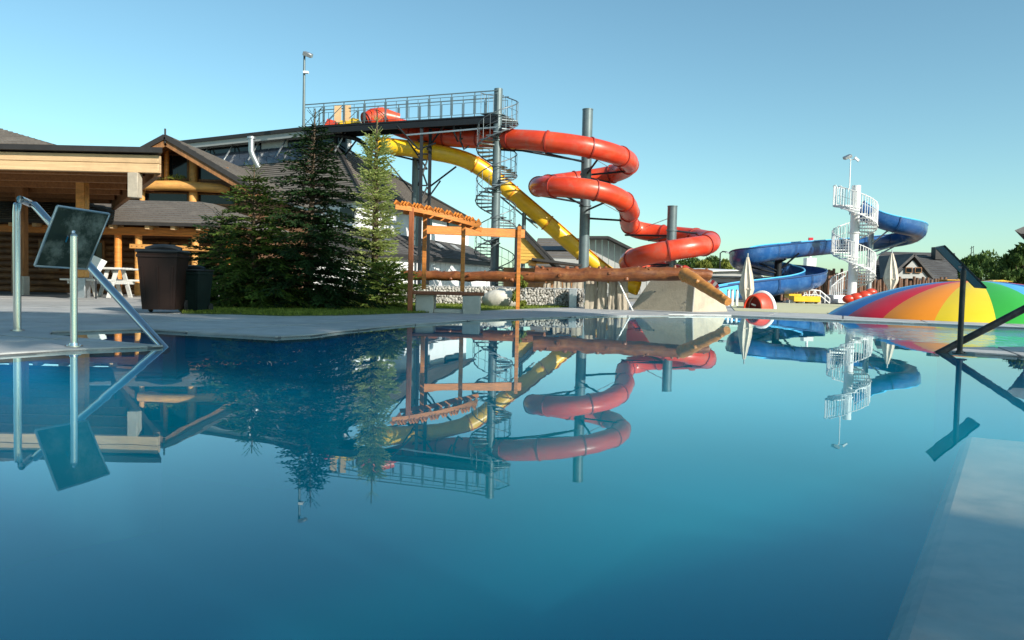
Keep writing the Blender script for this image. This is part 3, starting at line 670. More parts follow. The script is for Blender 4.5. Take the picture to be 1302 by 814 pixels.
# standing driftwood / stone slabs
for i, (x0, x1, yt, d, lab) in enumerate([(691, 700, 361, 20.9, 'narrow pale'), (704, 714, 357, 21.0, 'grey weathered'), (716, 726, 358, 21.0, 'rough brownish'), (728, 742, 355, 21.0, 'wide weathered'),
                                      (745, 759, 355, 19.4, 'left grooved'), (761, 772, 354, 19.3, 'middle split'), (774, 785, 354, 19.2, 'right-leaning pale'), (787, 800, 356, 19.1, 'last tapering')]):
    p0 = pt(x0, 370, d); p1 = pt(x1, 370, d); rnd = random.Random(40 + i); W = p1.x - p0.x; zt = pt(x0, yt, d).z
    b = MB(); nx, nz = 6, 9; vs = []
    for s in (0, 1):
        for k in range(nz + 1):
            for j in range(nx + 1):
                u = j / nx; f = k / nz; wv_ = W * (1.12 - .16 * f ** 2) ; xx = (p0.x + p1.x) / 2 + (u - .5) * wv_ + rnd.uniform(-.008, .008) + (0.03 * f if i == 6 else 0) - (.04 * f if i == 7 else 0)
                yy = d + s * .16 + (rnd.uniform(-.012, .012) + (.022 if j in (2, 5) else 0)) * (1 - 2 * s) + .05 * abs(u - .5)
                vs.append(V((xx, yy, .0 + zt * f + (rnd.uniform(-.02, .03) if k == nz else 0))))
    q = (nx + 1) * (nz + 1); fs = []
    for k in range(nz):
        for j in range(nx):
            a0 = k * (nx + 1) + j; fs.append((a0, a0 + 1, a0 + nx + 2, a0 + nx + 1)); fs.append((a0 + q, a0 + nx + 1 + q, a0 + nx + 2 + q, a0 + 1 + q))
    for k in range(nz):
        a0 = k * (nx + 1); fs.append((a0, a0 + nx + 1, a0 + nx + 1 + q, a0 + q)); a0 += nx; fs.append((a0, a0 + q, a0 + nx + 1 + q, a0 + nx + 1))
    for j in range(nx): a0 = nz * (nx + 1) + j; fs.append((a0, a0 + 1, a0 + 1 + q, a0 + q))
    b.add(vs, fs); o = b.build('standing_slab', wood_slab, None, smooth=25)
    pos = ['just right of the bench log end', 'second from the left behind the gabion wall', 'third from the left behind the gabion wall', 'behind the steel gabion end plate', 'right of the gabion wall under the thick log', 'between two grooved slabs under the thick log', 'beside the tapering slab under the thick log', 'next to the white rope by the concrete ramp'][i]
    tag(o, lab + ' upright slab ' + pos, 'slab', 'upright weathered slabs')
b = MB(); b.tube(catmull([pt(786, 357, 18.9), pt(792, 370, 18.9), pt(799, 384, 18.8), pt(805, 396, 18.7)], .1), .018, 8); tag(b.build('rope', white_p, None), 'pale rope slanting down beside the concrete ramp', 'rope')

# concrete wedge
t = thing('concrete_ramp', 'beige concrete wedge with the golden log resting on top', 'ramp', gr(850, 19))
F0 = [gr(801, 19.75), gr(881, 18.75)]; d_l, d_r = F0[0].y, F0[1].y
tl_ = pt(829, 354, d_l - .25); trr = pt(884, 353, d_r + .0); Rr = gr(926, 19.9)
mid = pt(896, 361, Rr.y - .0); 
b = MB()
P = [V((F0[0].x, F0[0].y, 0)), V((F0[1].x, F0[1].y, 0)), trr, tl_]; Q = [V((F0[0].x + .6, F0[0].y + 2.2, 0)), V((Rr.x, Rr.y, 0)), pt(918, 379, Rr.y), V((tl_.x + .3, tl_.y + 2.0, tl_.z))]
trb = pt(890, 353, Rr.y - .6)
vs = P + [V((Rr.x, Rr.y, 0)), pt(919, 380, Rr.y), V((tl_.x + .5, tl_.y + 2.0, tl_.z)), V((F0[0].x + .6, F0[0].y + 2.2, 0))]
fs = [(0, 1, 2, 3), (1, 4, 5, 2), (3, 2, 6), (2, 5, 6), (5, 4, 7, 6), (0, 3, 6, 7), (0, 7, 4, 1)]
b.add(vs, fs); b.build('block', mat('beige_concrete', (0.47, 0.40, 0.30), 0.9, var=0.12, scale=2.5, bump=0.4, bscale=30, dirt=(0.30, 0.26, 0.21), dirt_scale=2.0, dirt_amt=0.6), t, smooth=0)
b = MB(); b.tube([P[1] + V((0, -.01, 0)), trr + V((0, -.01, 0))], .02, 6); b.build('corner_highlight', concrete, t)  # pale strip added to imitate the highlight along the corner edge
for (x, y) in ((833, 371), (872, 384), (868, 391)):
    b = MB(); q = pt(x, y, d_r - .01 + (881 - x) / 80 * (d_l - d_r)); b.cyl(q, q + V((0, .1, 0)), .016, n=8); b.build('anchor_hole', concrete_d, t)

# boulder + shrub
rnd = random.Random(8); p = gr(637, 18.9, 0); bm_ = MB(); bm_.ico(p + V((0, 0, .22)), 1, 4, (.42, .32, .27))
from mathutils import noise
for i, v in enumerate(bm_.v):
    n_v = noise.noise(v * 2.3) * .22 + noise.noise(v * 8) * .03; c = p + V((0, 0, .22)); bm_.v[i] = c + (v - c) * (1 + n_v); bm_.v[i].z = max(bm_.v[i].z, .02)
tag(bm_.build('boulder', boulder_m, None), 'rounded pale boulder in front of the gabion wall', 'boulder')
def shrub(label, base, H, Rad, m, seed, n=900, leaf=.045):
    return broadleaf('shrub', label, base, H, Rad, m, seed, n, leaf, None, .1, 12, 'shrub')
shrub('slim yellow-green shrub between the boulder and the gabion stones', gr(660, 18.4), .82, .22, leaf_y, 3, 1100, .04)
shrub('low green shrub at the left end of the gabion wall', gr(440, 18.6), .35, .5, leaf_m, 6, 900, .05)

# ================================================================== PAVILION CANOPY (left)
def shingled(b_or, A, B, Cc, D, n, th=.03, name='roof', m=shingle, parent=None):
    """A-B eave, D-C ridge; stepped courses."""
    A, B, Cc, D = V(A), V(B), V(Cc), V(D); nn = (B - A).cross(D - A).normalized()
    if nn.z < 0: nn = -nn
    b = MB()
    for k in range(n):
        f0, f1 = k / n, (k + 1) / n; a0 = A.lerp(D, f0) + nn * th; b0 = B.lerp(Cc, f0) + nn * th; a1 = A.lerp(D, f1) + nn * th * .15; b1 = B.lerp(Cc, f1) + nn * th * .15
        b.add([a0, b0, b1, a1, A.lerp(D, f0) - nn * .02, B.lerp(Cc, f0) - nn * .02], [(0, 1, 2, 3), (0, 4, 5, 1)])
    b.add([A - nn * .04, B - nn * .04, Cc - nn * .04, D - nn * .04], [(0, 1, 2, 3)])
    b.add([A - nn * .04, A + nn * th, D + nn * th * .2, D - nn * .04], [(0, 1, 2, 3)]); b.add([B - nn * .04, B + nn * th, Cc + nn * th * .2, Cc - nn * .04], [(0, 1, 2, 3)])
    return b.build(name, m, parent, smooth=0)
dp = 15.3
t = thing('pavilion', 'open timber pavilion with flat eaves at the far left', 'pavilion', gr(100, 19))
zb = pt(100, 218, dp).z; zt_ = zb + .335; xr = pt(203, 215, dp).x; xl = -16.5
b = MB(); b.box(((xl + xr) / 2, dp, (zb + zt_) / 2 + .09), (xr - xl, .14, .155), bevel=.008); b.build('fascia_beam', wood_b, t)
b = MB(); b.box(((xl + xr) / 2, dp + .01, (zb + zt_) / 2 - .081), (xr - xl, .13, .172), bevel=.008); b.build('fascia_beam', wood_b, t)
sk = V((-4.95, 8.0, 0)); xrl = V((xr, dp, 0)); xll = V((xl, dp, 0)); bl = V((xl, dp + 12.0, 0))
def atz(p, z): return V((p.x, p.y, z))
o1 = V((.14, -.2, 0))
b = MB(); b.prism([atz(xll + V((0, -.2, 0)), zt_ + .03), atz(xrl + o1, zt_ + .03), atz(xrl + sk + V((.2, .2, 0)), zt_ + .03), atz(bl, zt_ + .012)], (0, 0, .10)); b.build('roof_edge', flash, t)
x = xl
while x < xr - .35:                                            # soffit boards, cut along the slanting rear edge
    x1 = x + .272; zz = zt_ - .03
    def yb(xx):
        t1 = (xrl + sk); 
        return dp + 8.0 * (xr - xx) / 4.95 - .05 if xx > t1.x else t1.y + (bl.y - t1.y) * (t1.x - xx) / (t1.x - bl.x) - .05
    b = MB(); b.prism([V((x, dp + .08, zz)), V((x1, dp + .08, zz)), V((x1, max(dp + .1, yb(x1)), zz)), V((x, yb(x), zz))], (0, 0, .03)); b.build('soffit_board', wood_s, t); x += .28
for yy in (1.3, 2.6, 3.9, 5.2, 6.5, 7.7):
    xe = xr - 4.95 * yy / 8.0 - .12; b = MB(); b.box(((xl + xe) / 2, dp + yy, zt_ - .135), (xe - xl, .12, .20), bevel=.008); b.build('rafter', wood_s, t)
b = MB(); b.beam(atz(xrl + V((-.07, .08, 0)), zt_ - .21), atz(xrl + sk, zt_ - .21), .12, .36, bevel=.008); b.build('side_beam', wood_m, t)
q0, q1 = pt(165, 236, dp), pt(178, 236, dp); b = MB(); b.box(((q0.x + q1.x) / 2, dp + .0, zb - .245), (q1.x - q0.x, .2, .48), bevel=.01); b.build('drop_post', wood_g, t)
b = MB(); c1 = V((q0.x - .02, dp + .3, zb)); b.prism([V((q0.x, dp + .15, zb)), V((q0.x, dp + .15, zb - .46)), V((q0.x - .4, dp + 1.2, zb - .02)), V((q0.x - .5, dp + 1.2, zb))], (.0, .1, .0)); b.build('knee_brace', wood_m, t)
for px, d in ((28, 20.2), (105, 18.7), (-40, 20.5)):
    p = gr(px, d); b = MB(); b.box(p + V((0, 0, (zb + .3 - .5) / 2 + .5)), (.22, .22, zb + .0 - .2), bevel=.015); b.build('post', wood_m if px != 105 else wood_log, t)
    b = MB(); b.box(p + V((0, 0, .25)), (.25, .25, .5), bevel=.01); b.build('post_base', concrete if px != 105 else galv, t)
# upper roof of the pavilion
shingled(None, V((xl, dp + .1, zt_ + .13)), V((xr - 1.95, dp + .3, zt_ + .13)), V((xr - 5.85, dp + 4.2, zt_ + 1.22)), V((xl, dp + 4.2, zt_ + 1.22)), 12, name='roof', parent=t)

# ------------------------------------------------------------------ low shingled cabin behind
log_dapple = mat('log_painted_dapple', (0.15, 0.062, 0.024), 0.65, var=.4, scale=3, stretch=(.8, 5, 5), bump=.3, dirt=(.4, .19, .06), dirt_scale=2.0, dirt_amt=.5)  # dark base, orange patches painted in for eave shade and sunlit spots
t = thing('log_cabin', 'low log cabin with grey shingled roof behind the brown bin', 'cabin', gr(170, 23.5))
e0, e1 = pt(-60, 270, 21.5), pt(296, 293, 21.5); r0_, r1_ = pt(-60, 246, 26), pt(262, 257, 26)
ze = (e0.z + e1.z) / 2
shingled(None, V((e0.x, 21.5, ze)), V((e1.x, 21.5, ze)), V((r1_.x - .2, 26, r1_.z)), V((r0_.x, 26, r1_.z)), 11, .035, parent=t)
shingled(None, V((e1.x, 21.5, ze)), V((e1.x + .1, 30.0, ze)), V((r1_.x, 26.6, r1_.z)), V((r1_.x - .2, 26, r1_.z)), 9, .035, parent=t)
b = MB(); b.box(((e0.x + e1.x) / 2, 21.47, ze - .035), (e1.x - e0.x, .05, .09)); b.build('gutter', flash, t)
b = MB(); b.box(((e0.x + e1.x) / 2, 21.9, ze - .22), (e1.x - e0.x, .2, .22), bevel=.015); b.build('eave_beam', wood_o, t)
for px in (15, 45, 78, 112, 142, 188, 220.5, 253, 284):
    p = pt(px, 290, 21.6); b = MB(); b.box((p.x, 21.85, ze - .115), (.12, .62, .12), bevel=.006); rf_ = b.build('rafter_tail', wood_b, t)
wallx0, wallx1 = gr(-80, 24.2).x, gr(290, 24.2).x
for k in range(11):
    b = MB(); z = .10 + k * .19; b.cyl((wallx0, 24.2, z), (wallx1, 24.2, z), .10, n=10); b.build('wall_log', log_dapple, t)
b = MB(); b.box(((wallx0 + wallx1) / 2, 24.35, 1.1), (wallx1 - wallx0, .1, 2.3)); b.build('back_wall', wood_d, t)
for px, m in ((20, wood_m), (150, wood_o), (176, wood_log), (248, wood_log), (291, wood_o)):
    p = gr(px, 22.0); b = MB(); b.cyl(p, p + V((0, 0, ze - .32)), .105, .095, n=12); b.build('post', m, t)
p0, p1 = pt(165, 313, 21.8), pt(270, 317, 21.8); b = MB(); b.beam(p0, p1, .07, .13, bevel=.01); rb = b.build('rail_board', wood_log, t)
for k in range(16):
    q = p0.lerp(p1, (k + .5) / 16) + V((0, -.034, 0)); b = MB(); b.cyl(q + V((0, .0, 0)), q + V((0, -.008, 0)), .018, n=8); b.build('peg', wood_m, rb)
for px in (62, 120, 205, 228):
    p = pt(px, 335, 24.05); b = MB(); b.box((p.x, 24.06, 1.15), (.62, .06, .95)); fr_ = b.build('window_frame', wood_m, t); b = MB(); b.box((p.x, 24.02, 1.15), (.5, .02, .82)); b.build('pane', glass_d, fr_)
# white picnic tables under the cabin eave
def picnic(label, px, d, w=1.6):
    o = gr(px, d, .022); t = thing('picnic_table', label, 'table', o, 'pale picnic tables by the log cabin')
    for k in range(4):
        b = MB(); b.box(o + V((0, -.27 + k * .18, .72)), (w, .16, .045), bevel=.006); b.build('table_board', wood_w, t)
    for s in (-1, 1):
        b = MB(); b.box(o + V((0, s * .68, .43)), (w, .22, .045), bevel=.006); b.build('bench_board', wood_w, t)
        for q in (-1, 1):
            b = MB(); b.beam(o + V((q * w * .36, s * .55, 0)), o + V((q * w * .36, s * .15, .70)), .05, .09, up=(1, 0, 0)); b.build('leg', wood_w, t)
        b = MB(); b.beam(o + V((s * w * .36, -.72, .38)), o + V((s * w * .36, .72, .38)), .05, .09); b.build('cross_bar', wood_w, t)
wood_w = mat('bleached_wood', (0.58, 0.57, 0.54), 0.7, var=.15, scale=4, stretch=(1, 6, 6), bump=.2)
picnic('pale picnic table partly hidden by the brown bin', 168, 21.0); picnic('pale picnic table behind the left signboard', 130, 19.4, 1.2)
picnic('pale picnic table at the foot of the right cabin post', 264, 19.5, 1.3)
# white notice on a stand
o = gr(122, 18.2, .022); t = thing('notice_stand', 'small white tilted notice on a thin stand under the cabin', 'sign', o)
b = MB(); b.cyl(o, o + V((0, 0, .72)), .02, n=8); b.build('pole', steel_d, t); b = MB(); b.prism([o + V((-.18, -.1, .74)), o + V((.14, -.06, .66)), o + V((.24, .06, .38 + .1)), o + V((-.02, .02, .6 + .2)) + V((0, 0, .2))], (0, .02, 0))
b = MB(); b.box(o + V((.02, -.03, .80)), (.36, .02, .32), Euler((R(-20), R(24), 0))); b.build('panel', white_p, t)

# ------------------------------------------------------------------ gabled timber house
dg_ = 29.0
t = thing('gabled_timber_house', 'timber house with a tall glazed gable and crossed logs', 'house', gr(215, dg_ + 3))
ap = pt(210, 171, dg_ - .9); lf = pt(150, 193, dg_ - .9); rt = pt(322, 237, dg_ - .9)
sl = (ap.z - rt.z) / (rt.x - ap.x); ll = V((ap.x - (rt.x - ap.x), dg_, rt.z))
back_ = V((-1.0, 9, 0))
# gable wall and glazing
wz = .02
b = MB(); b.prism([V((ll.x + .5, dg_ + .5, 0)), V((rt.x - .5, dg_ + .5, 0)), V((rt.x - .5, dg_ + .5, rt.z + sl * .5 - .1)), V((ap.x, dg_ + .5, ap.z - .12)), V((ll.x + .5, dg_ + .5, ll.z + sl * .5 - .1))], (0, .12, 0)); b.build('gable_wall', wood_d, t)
for px0, px1, y0, y1 in ((183, 207, 204, 229), (214, 240, 196, 229), (251, 290, 212, 231), (183, 240, 244, 262), (251, 300, 246, 262)):
    a, c_ = pt(px0, y0, dg_ + .45), pt(px1, y1, dg_ + .45); b = MB(); b.box(((a.x + c_.x) / 2, dg_ + .46, (a.z + c_.z) / 2), (c_.x - a.x, .06, a.z - c_.z)); fr_ = b.build('window_frame', wood_m, t)
    b = MB(); b.box(((a.x + c_.x) / 2, dg_ + .425, (a.z + c_.z) / 2), (c_.x - a.x - .12, .02, a.z - c_.z - .12)); b.build('pane', glass_d, fr_)
for px, y0, y1, r in ((180, 222, 262, .10), (211, 186, 230, .09), (245, 205, 262, .155)):
    a, c_ = pt(px, y0, dg_ + .2), pt(px, y1, dg_ + .2); b = MB(); b.cyl(V((a.x, dg_ + .25, c_.z)), V((a.x, dg_ + .25, a.z)), r, r * .95, n=14); b.build('log_post', wood_log if px != 211 else wood_o, t)
a, c_ = pt(177, 236, dg_), pt(291, 241, dg_); b = MB(); b.tube([V((a.x, dg_ - .0, a.z)), V((a.x + 1.5, dg_, a.z + .03)), V((c_.x - .3, dg_, c_.z + .03)), V((c_.x, dg_, c_.z - .02))], .17, 14, True, [.17, .19, .17, .10]); b.build('log_beam', wood_log, t)
for s in (-1, 1):                                             # roof planes and bargeboards
    e = rt if s > 0 else ll; A_ = V((e.x + s * .15, dg_ - .9, e.z - sl * .15)); D_ = V((ap.x, dg_ - .9, ap.z)); A2 = A_ + V((0, 10, 0)); D2 = D_ + V((0, 10, 0))
    if s > 0: shingled(None, A_, A2, D2, D_, 12, .035, parent=t)
    else: shingled(None, A2, A_, D_, D2, 12, .035, parent=t)
    b = MB(); b.beam(A_ + V((0, -.04, -.08)), D_ + V((0, -.04, -.08)), .05, .17); b.build('bargeboard', flash, t)
    b = MB(); b.beam(A_ + V((0, .06, -.27)), D_ + V((0, .06, -.27)), .09, .24); b.build('barge_rafter', wood_m, t)
    for k in range(9):
        u = (k + .5) / 9; c0 = A_.lerp(D_, u) + V((0, 0, -.16)); b = MB(); b.beam(c0, c0 + V((0, 1.4, 0)), .62, .03, up=(s * sl, 0, 1)); b.build('soffit_board', wood_m, t)
b = MB(); b.cyl(ap + V((0, 0, -.3)), ap + V((0, 0, .20)), .035, n=8); b.build('finial', flash, t)
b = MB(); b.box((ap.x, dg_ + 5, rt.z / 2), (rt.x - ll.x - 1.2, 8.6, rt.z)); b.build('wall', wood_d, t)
for px in (196, 222, 232):
    p = pt(px, 228, dg_ + .05); shr = MB(); rn = random.Random(px)
    for k in range(60):
        q = V((p.x, dg_ - .05, p.z)) + V((rn.gauss(0, .14), rn.gauss(0, .04), abs(rn.gauss(0, .07)))); e = Euler((rn.random() * 6, rn.random() * 6, 0)).to_matrix(); shr.add([q, q + e @ V((.05, .02, 0)), q + e @ V((.0, .06, .03))], [(0, 1, 2)])
    o = shr.build('potted_plant', leaf_y, None, raw=True); tag(o, {196: 'small green plant on the log beam, nearest the left window post', 222: 'small green plant in the middle of the log beam', 232: 'small green plant on the log beam beside the thick post'}[px], 'plant', 'plants on the log beam')

# ------------------------------------------------------------------ large pool hall behind
t = thing('pool_hall', 'large pool hall with clerestory, solar panels and shingled roofs', 'building', gr(400, 50))
A = pt(226, 179, 52.5); B_ = pt(430, 156.5, 45.4); z = (A.z + B_.z) / 2
A.z = B_.z = z; dn = (B_ - A).normalized(); nrm = V((-dn.y, dn.x, 0))                    # nrm points away from camera
b = MB(); b.prism([A, B_, B_ + nrm * 2.5, A + nrm * 6], (0, 0, -.22)); b.build('flat_roof', flash, t)
b = MB(); b.prism([A + nrm * .1 - V((0, 0, .221)), B_ + nrm * .1 - V((0, 0, .221)), B_ + nrm * .35 - V((0, 0, .221)), A + nrm * .35 - V((0, 0, .221))], (0, 0, -.32)); b.build('soffit', corr, t)
zc = z - .54
LW = (B_ - A).length
for k in range(6):
    a0 = A + dn * (LW * k / 6 + .05) + nrm * .7; a1 = A + dn * (LW * (k + 1) / 6 - .05) + nrm * .7
    b = MB(); b.prism([V((*a0.xy, zc)), V((*a1.xy, zc)), V((*a1.xy, zc - 1.6)), V((*a0.xy, zc - 1.6))], nrm * .1); b.build('clerestory_pane' if k != 3 else 'wall_panel', glass_d if k != 3 else corr, t)
for k in range(7):
    a0 = A + dn * (LW * k / 6) + nrm * .6; b = MB(); b.beam(V((*a0.xy, zc + .1)), V((*(a0 - nrm * .9).xy, zc - 1.2)), .07, .07); b.build('strut', galv, t)
b = MB(); a0 = A + nrm * .85; a1 = A + nrm * .85 + dn * (LW * .93); b.prism([V((*a0.xy, z - .3)), V((*a1.xy, z - .3)), V((*a1.xy, 0)), V((*a0.xy, 0))], nrm * 1.4); b.build('wall', white_wall, t)
# pitched roof running down towards the camera, solar panels on its upper part
T1 = pt(424, 183.5, 46.4); zT = T1.z; T0 = A + nrm * .6 - dn * 1.0; T0.z = zT; E1 = pt(461, 252, 42.0); E0 = E1 - dn * 17; E0.z = E1.z
shingled(None, E0, E1, T1, T0, 26, .05, parent=t)
def rp_(u, v, h=0.0):
    return T0.lerp(T1, u).lerp(E0.lerp(E1, u), v) + V((0, 0, h))
for v0, v1, u0, u1 in ((.03, .165, .20, .80), (.175, .31, .34, .80)):
    nP_ = int((u1 - u0) * 17)
    for k in range(nP_):
        ua, ub = u0 + (u1 - u0) * k / nP_, u0 + (u1 - u0) * (k + .97) / nP_
        b = MB(); b.prism([rp_(ua, v1, .14), rp_(ub, v1, .14), rp_(ub, v0, .14), rp_(ua, v0, .14)], (0, 0, .05)); b.build('solar_panel', solar, t)
# silver flue
p = pt(320, 190, 47); b = MB(); b.tube([V((p.x + .35, 47.2, pt(320, 212, 47).z)), V((p.x + .05, 47, pt(320, 197, 47).z)), V((p.x - .02, 47, pt(320, 192, 47).z)), V((p.x - .02, 47, pt(320, 176, 47).z))], .17, 14); b.build('flue', galv, t)
b = MB(); b.cyl(V((p.x - .02, 47, pt(320, 177, 47).z)), V((p.x - .02, 47, pt(320, 174, 47).z)), .24, n=14); b.build('flue_cap', galv, t)

# right-hand wing: hip roof, white wall, lean-to roof
t = thing('white_wing', 'white walled wing with brown shingled hip roof behind the fir', 'building', gr(500, 50))
apx = pt(424, 183, 46.45); f0 = pt(461, 252, 42.0); zE = f0.z; f1 = pt(604, 287, 58); f1.z = zE
side = (V((f1.x, f1.y, 0)) - V((f0.x, f0.y, 0))).normalized(); L_s = (V((f1.x, f1.y, 0)) - V((f0.x, f0.y, 0))).length
fl0 = f0 + V((-7.5, 1.2, 0))
rdg = V((apx.x, apx.y, apx.z)); rend = pt(500, 226, 60); rend = pt(618, 289, 62)
shingled(None, f0, V((f1.x, f1.y, zE)), V((rend.x - .6, rend.y, zE + .3)), rdg, 20, .05, parent=t)
b = MB(); b.beam(f0 + V((.1, -.1, .05)), rdg + V((.1, -.1, .08)), .14, .08); b.build('hip_ridge', flash, t)
b = MB(); b.beam(rdg + V((0, 0, .1)), V((rend.x - .6, rend.y, zE + .4)), .16, .10); b.build('verge', flash, t)
wl_ = V((-side.y, side.x, 0)); wl_ = wl_ if wl_.x < 0 else -wl_
def vwall(name, a, c_, z0, z1, th, m, par):
    b = MB(); a = V((a.x, a.y, 0)); c_ = V((c_.x, c_.y, 0)); n = V((-(c_ - a).y, (c_ - a).x, 0)).normalized(); n = n if n.y > 0 else -n
    b.prism([V((*a.xy, z0)), V((*c_.xy, z0)), V((*c_.xy, z1)), V((*a.xy, z1))], n * th); return b.build(name, m, par)
w0 = f0 + wl_ * .5 + side * .4; w1 = V((f1.x, f1.y, 0)) + wl_ * .5
vwall('wall', w0, w1, 0, zE - .02, .3, white_wall, t)
fdir = -dn; wfl = w0 + fdir * 12
vwall('wall', wfl, w0, 0, zE - .02, .3, white_wall, t)
b = MB(); b.beam(f0 + V((0, 0, -.08)), V((f1.x, f1.y, zE - .08)), .12, .12); b.build('gutter', flash, t)
b = MB(); b.beam(f0 + fdir * 14 + V((0, 0, -.08)), f0 + V((0, 0, -.08)), .12, .12); b.build('gutter', flash, t)
def wall_window(px0, px1, y0, y1, par, fm=steel_d, a=None, c_=None):
    # place a window on the side wall line a-c_
    def on(px):
        dirv = pt(px, 300, 1.0); dx = dirv.x / dirv.y; A0, B0 = V((a.x, a.y)), V((c_.x, c_.y)); D0 = B0 - A0
        s = (A0.x - dx * A0.y) / (dx * D0.y - D0.x); return A0 + D0 * s
    p0, p1 = on(px0), on(px1); dd = (p0.y + p1.y) / 2; za_, zb_ = pt(px0, y0, dd).z, pt(px0, y1, dd).z
    n = V((-(p1 - p0).y, (p1 - p0).x)).normalized(); n = n if n.y < 0 else -n
    b = MB(); nn = V((n.x, n.y, 0))
    P = [V((p0.x, p0.y, zb_)), V((p1.x, p1.y, zb_)), V((p1.x, p1.y, za_)), V((p0.x, p0.y, za_))]; b.prism([q + nn * .0 for q in P], nn * .05); f_ = b.build('window', fm, par)
    ce = sum(P, V((0, 0, 0))) / 4; b = MB(); b.prism([ce + (q - ce) * .86 + nn * .051 for q in P], nn * .012); b.build('pane', glass_d, f_)
wall_window(523, 532, 275, 291, t, a=w0, c_=w1); wall_window(540, 549, 276, 291, t, white_p, a=w0, c_=w1); wall_window(568, 586, 280, 291, t, a=w0, c_=w1)
wall_window(431, 453, 263, 284, t, white_p, a=wfl, c_=w0); wall_window(392, 410, 264, 284, t, white_p, a=wfl, c_=w0)
# lean-to
g0 = pt(490, 292, 42.5); zt2 = g0.z; g1 = pt(628, 311, 60); l0 = pt(490, 321, 39.2); zl = l0.z; l1 = pt(632, 334.5, 54)
l1.z = zl; G0 = V((w0.x + .2, w0.y - .1, zt2)); G1 = V((w1.x, w1.y, zt2))
lo0 = V((l0.x - .3, l0.y, zl)); lo1 = V((l1.x, l1.y, zl))
shingled(None, lo0, lo1, G1, G0, 12, .05, m=shingle_d, parent=t)
shingled(None, lo0 + V((-7, 1.2, 0)), lo0, G0, G0 + V((-7, 1.1, 0)), 12, .05, m=shingle_d, parent=t)
b = MB(); b.beam(lo0 + V((0, -.05, -.12)), lo1 + V((0, -.05, -.12)), .16, .22); b.build('fascia', flash, t)
b = MB(); b.beam(lo0 + V((-7, 1.2, -.12)), lo0 + V((0, 0, -.12)), .16, .22); b.build('fascia', flash, t)
# ribbed white lower wall, sheet by sheet
W0, W1 = lo0 + V((-.12, .22, 0)), lo1 + V((-.12, .22, 0)); nS = 24
for k in range(nS):
    a = W0.lerp(W1, k / nS); c_ = W0.lerp(W1, (k + .93) / nS); vwall('cladding_sheet', a, c_, 0, zl - .02, .08, white_wall, t)
vwall('wall', W0 + V((.0, .1, 0)), W1 + V((0, .1, 0)), 0, zl - .05, .1, corr, t)
vwall('wall', W0 + V((-7, 1.3, 0)), W0, 0, zl - .02, .2, white_wall, t)
# skylights on the lean-to
su_ = (G0 - lo0); sn = side.cross(su_.normalized()); sn = sn if sn.z > 0 else -sn
for f, h in ((.10, .55), (.34, .5), (.55, .5), (.72, .55)):
    o_ = lo0.lerp(lo1, f) + (G0.lerp(G1, f) - lo0.lerp(lo1, f)) * h + sn * .07; b = MB(); dv = (G0.lerp(G1, f) - lo0.lerp(lo1, f)).normalized()
    b.prism([o_, o_ + side * .8, o_ + side * .8 + dv * 1.1, o_ + dv * 1.1], sn * .06); f_ = b.build('skylight', galv, t)
    b = MB(); b.prism([o_ + side * .08 + dv * .08 + sn * .061, o_ + side * .72 + dv * .08 + sn * .061, o_ + side * .72 + dv * 1.02 + sn * .061, o_ + side * .08 + dv * 1.02 + sn * .061], sn * .01); b.build('pane', solar, f_)
# small gable with timber underside by the platform
p = pt(424, 188, 46.0); b = MB(); b.prism([pt(405, 207, 46), pt(424, 187, 46), pt(437, 207, 46)], (0, .15, 0)); b.build('gable_board', wood_o, t)
b = MB(); b.beam(pt(405, 200, 45.5), pt(424, 182.5, 45.5), .5, .10, up=(0, 0, 1)); b.build('gable_roof', flash, t)
b = MB(); b.beam(pt(424, 182.5, 45.5), pt(440, 202, 45.5), .5, .10, up=(0, 0, 1)); b.build('gable_roof', flash, t)

# yellow timber gable shed
t = thing('timber_shed', 'yellow boarded gable shed with dark roof left of the tall grey column', 'shed', gr(680, 38))
d = 37.0
for k in range(9):
    y1 = 335 - k * 4.2; y0 = y1 - 3.9; xr_ = 662 + (y1 - 3.9 - 297) / (335 - 297) * 38
    if xr_ < 664: continue
    a, c_ = pt(661, y1, d), pt(xr_ + 3, y0, d); b = MB(); b.prism([V((a.x, d, a.z)), V((pt(xr_ + 3, y1, d).x, d, a.z)), V((pt(xr_, y0, d).x, d, c_.z)), V((a.x, d, c_.z))], (0, .06, 0)); b.build('cladding_board', wood_y, t)
b = MB(); b.beam(pt(657, 289, d - .05), pt(708, 343, d - .05), .3, .14, up=(0, 0, 1)); b.build('bargeboard', flash, t)
b = MB(); b.beam(pt(659, 289, d + 2.1), pt(711, 343, d + 2.1), 4.0, .08); b.build('roof', flash, t)
b = MB(); b.beam(pt(676, 330, d - .9), pt(738, 338, d - .9), 1.6, .10); b.build('porch_roof', flash, t)
b = MB(); q = pt(661, 300, d); b.box((q.x - .1, d + .1, 1.4), (.28, .3, 2.8)); b.build('corner_post', steel_d, t)
q0, q1 = pt(640, 345, d + .3), pt(742, 345, d + .3); b = MB(); b.box(((q0.x + q1.x) / 2, d + .6, .75), (q1.x - q0.x, .2, 1.3)); b.build('wall', wood_m, t)
b = MB(); b.cyl(pt(672, 334, d - .8), pt(682, 336, d - .8), .12, n=8); b.build('log_end', wood_log, t)

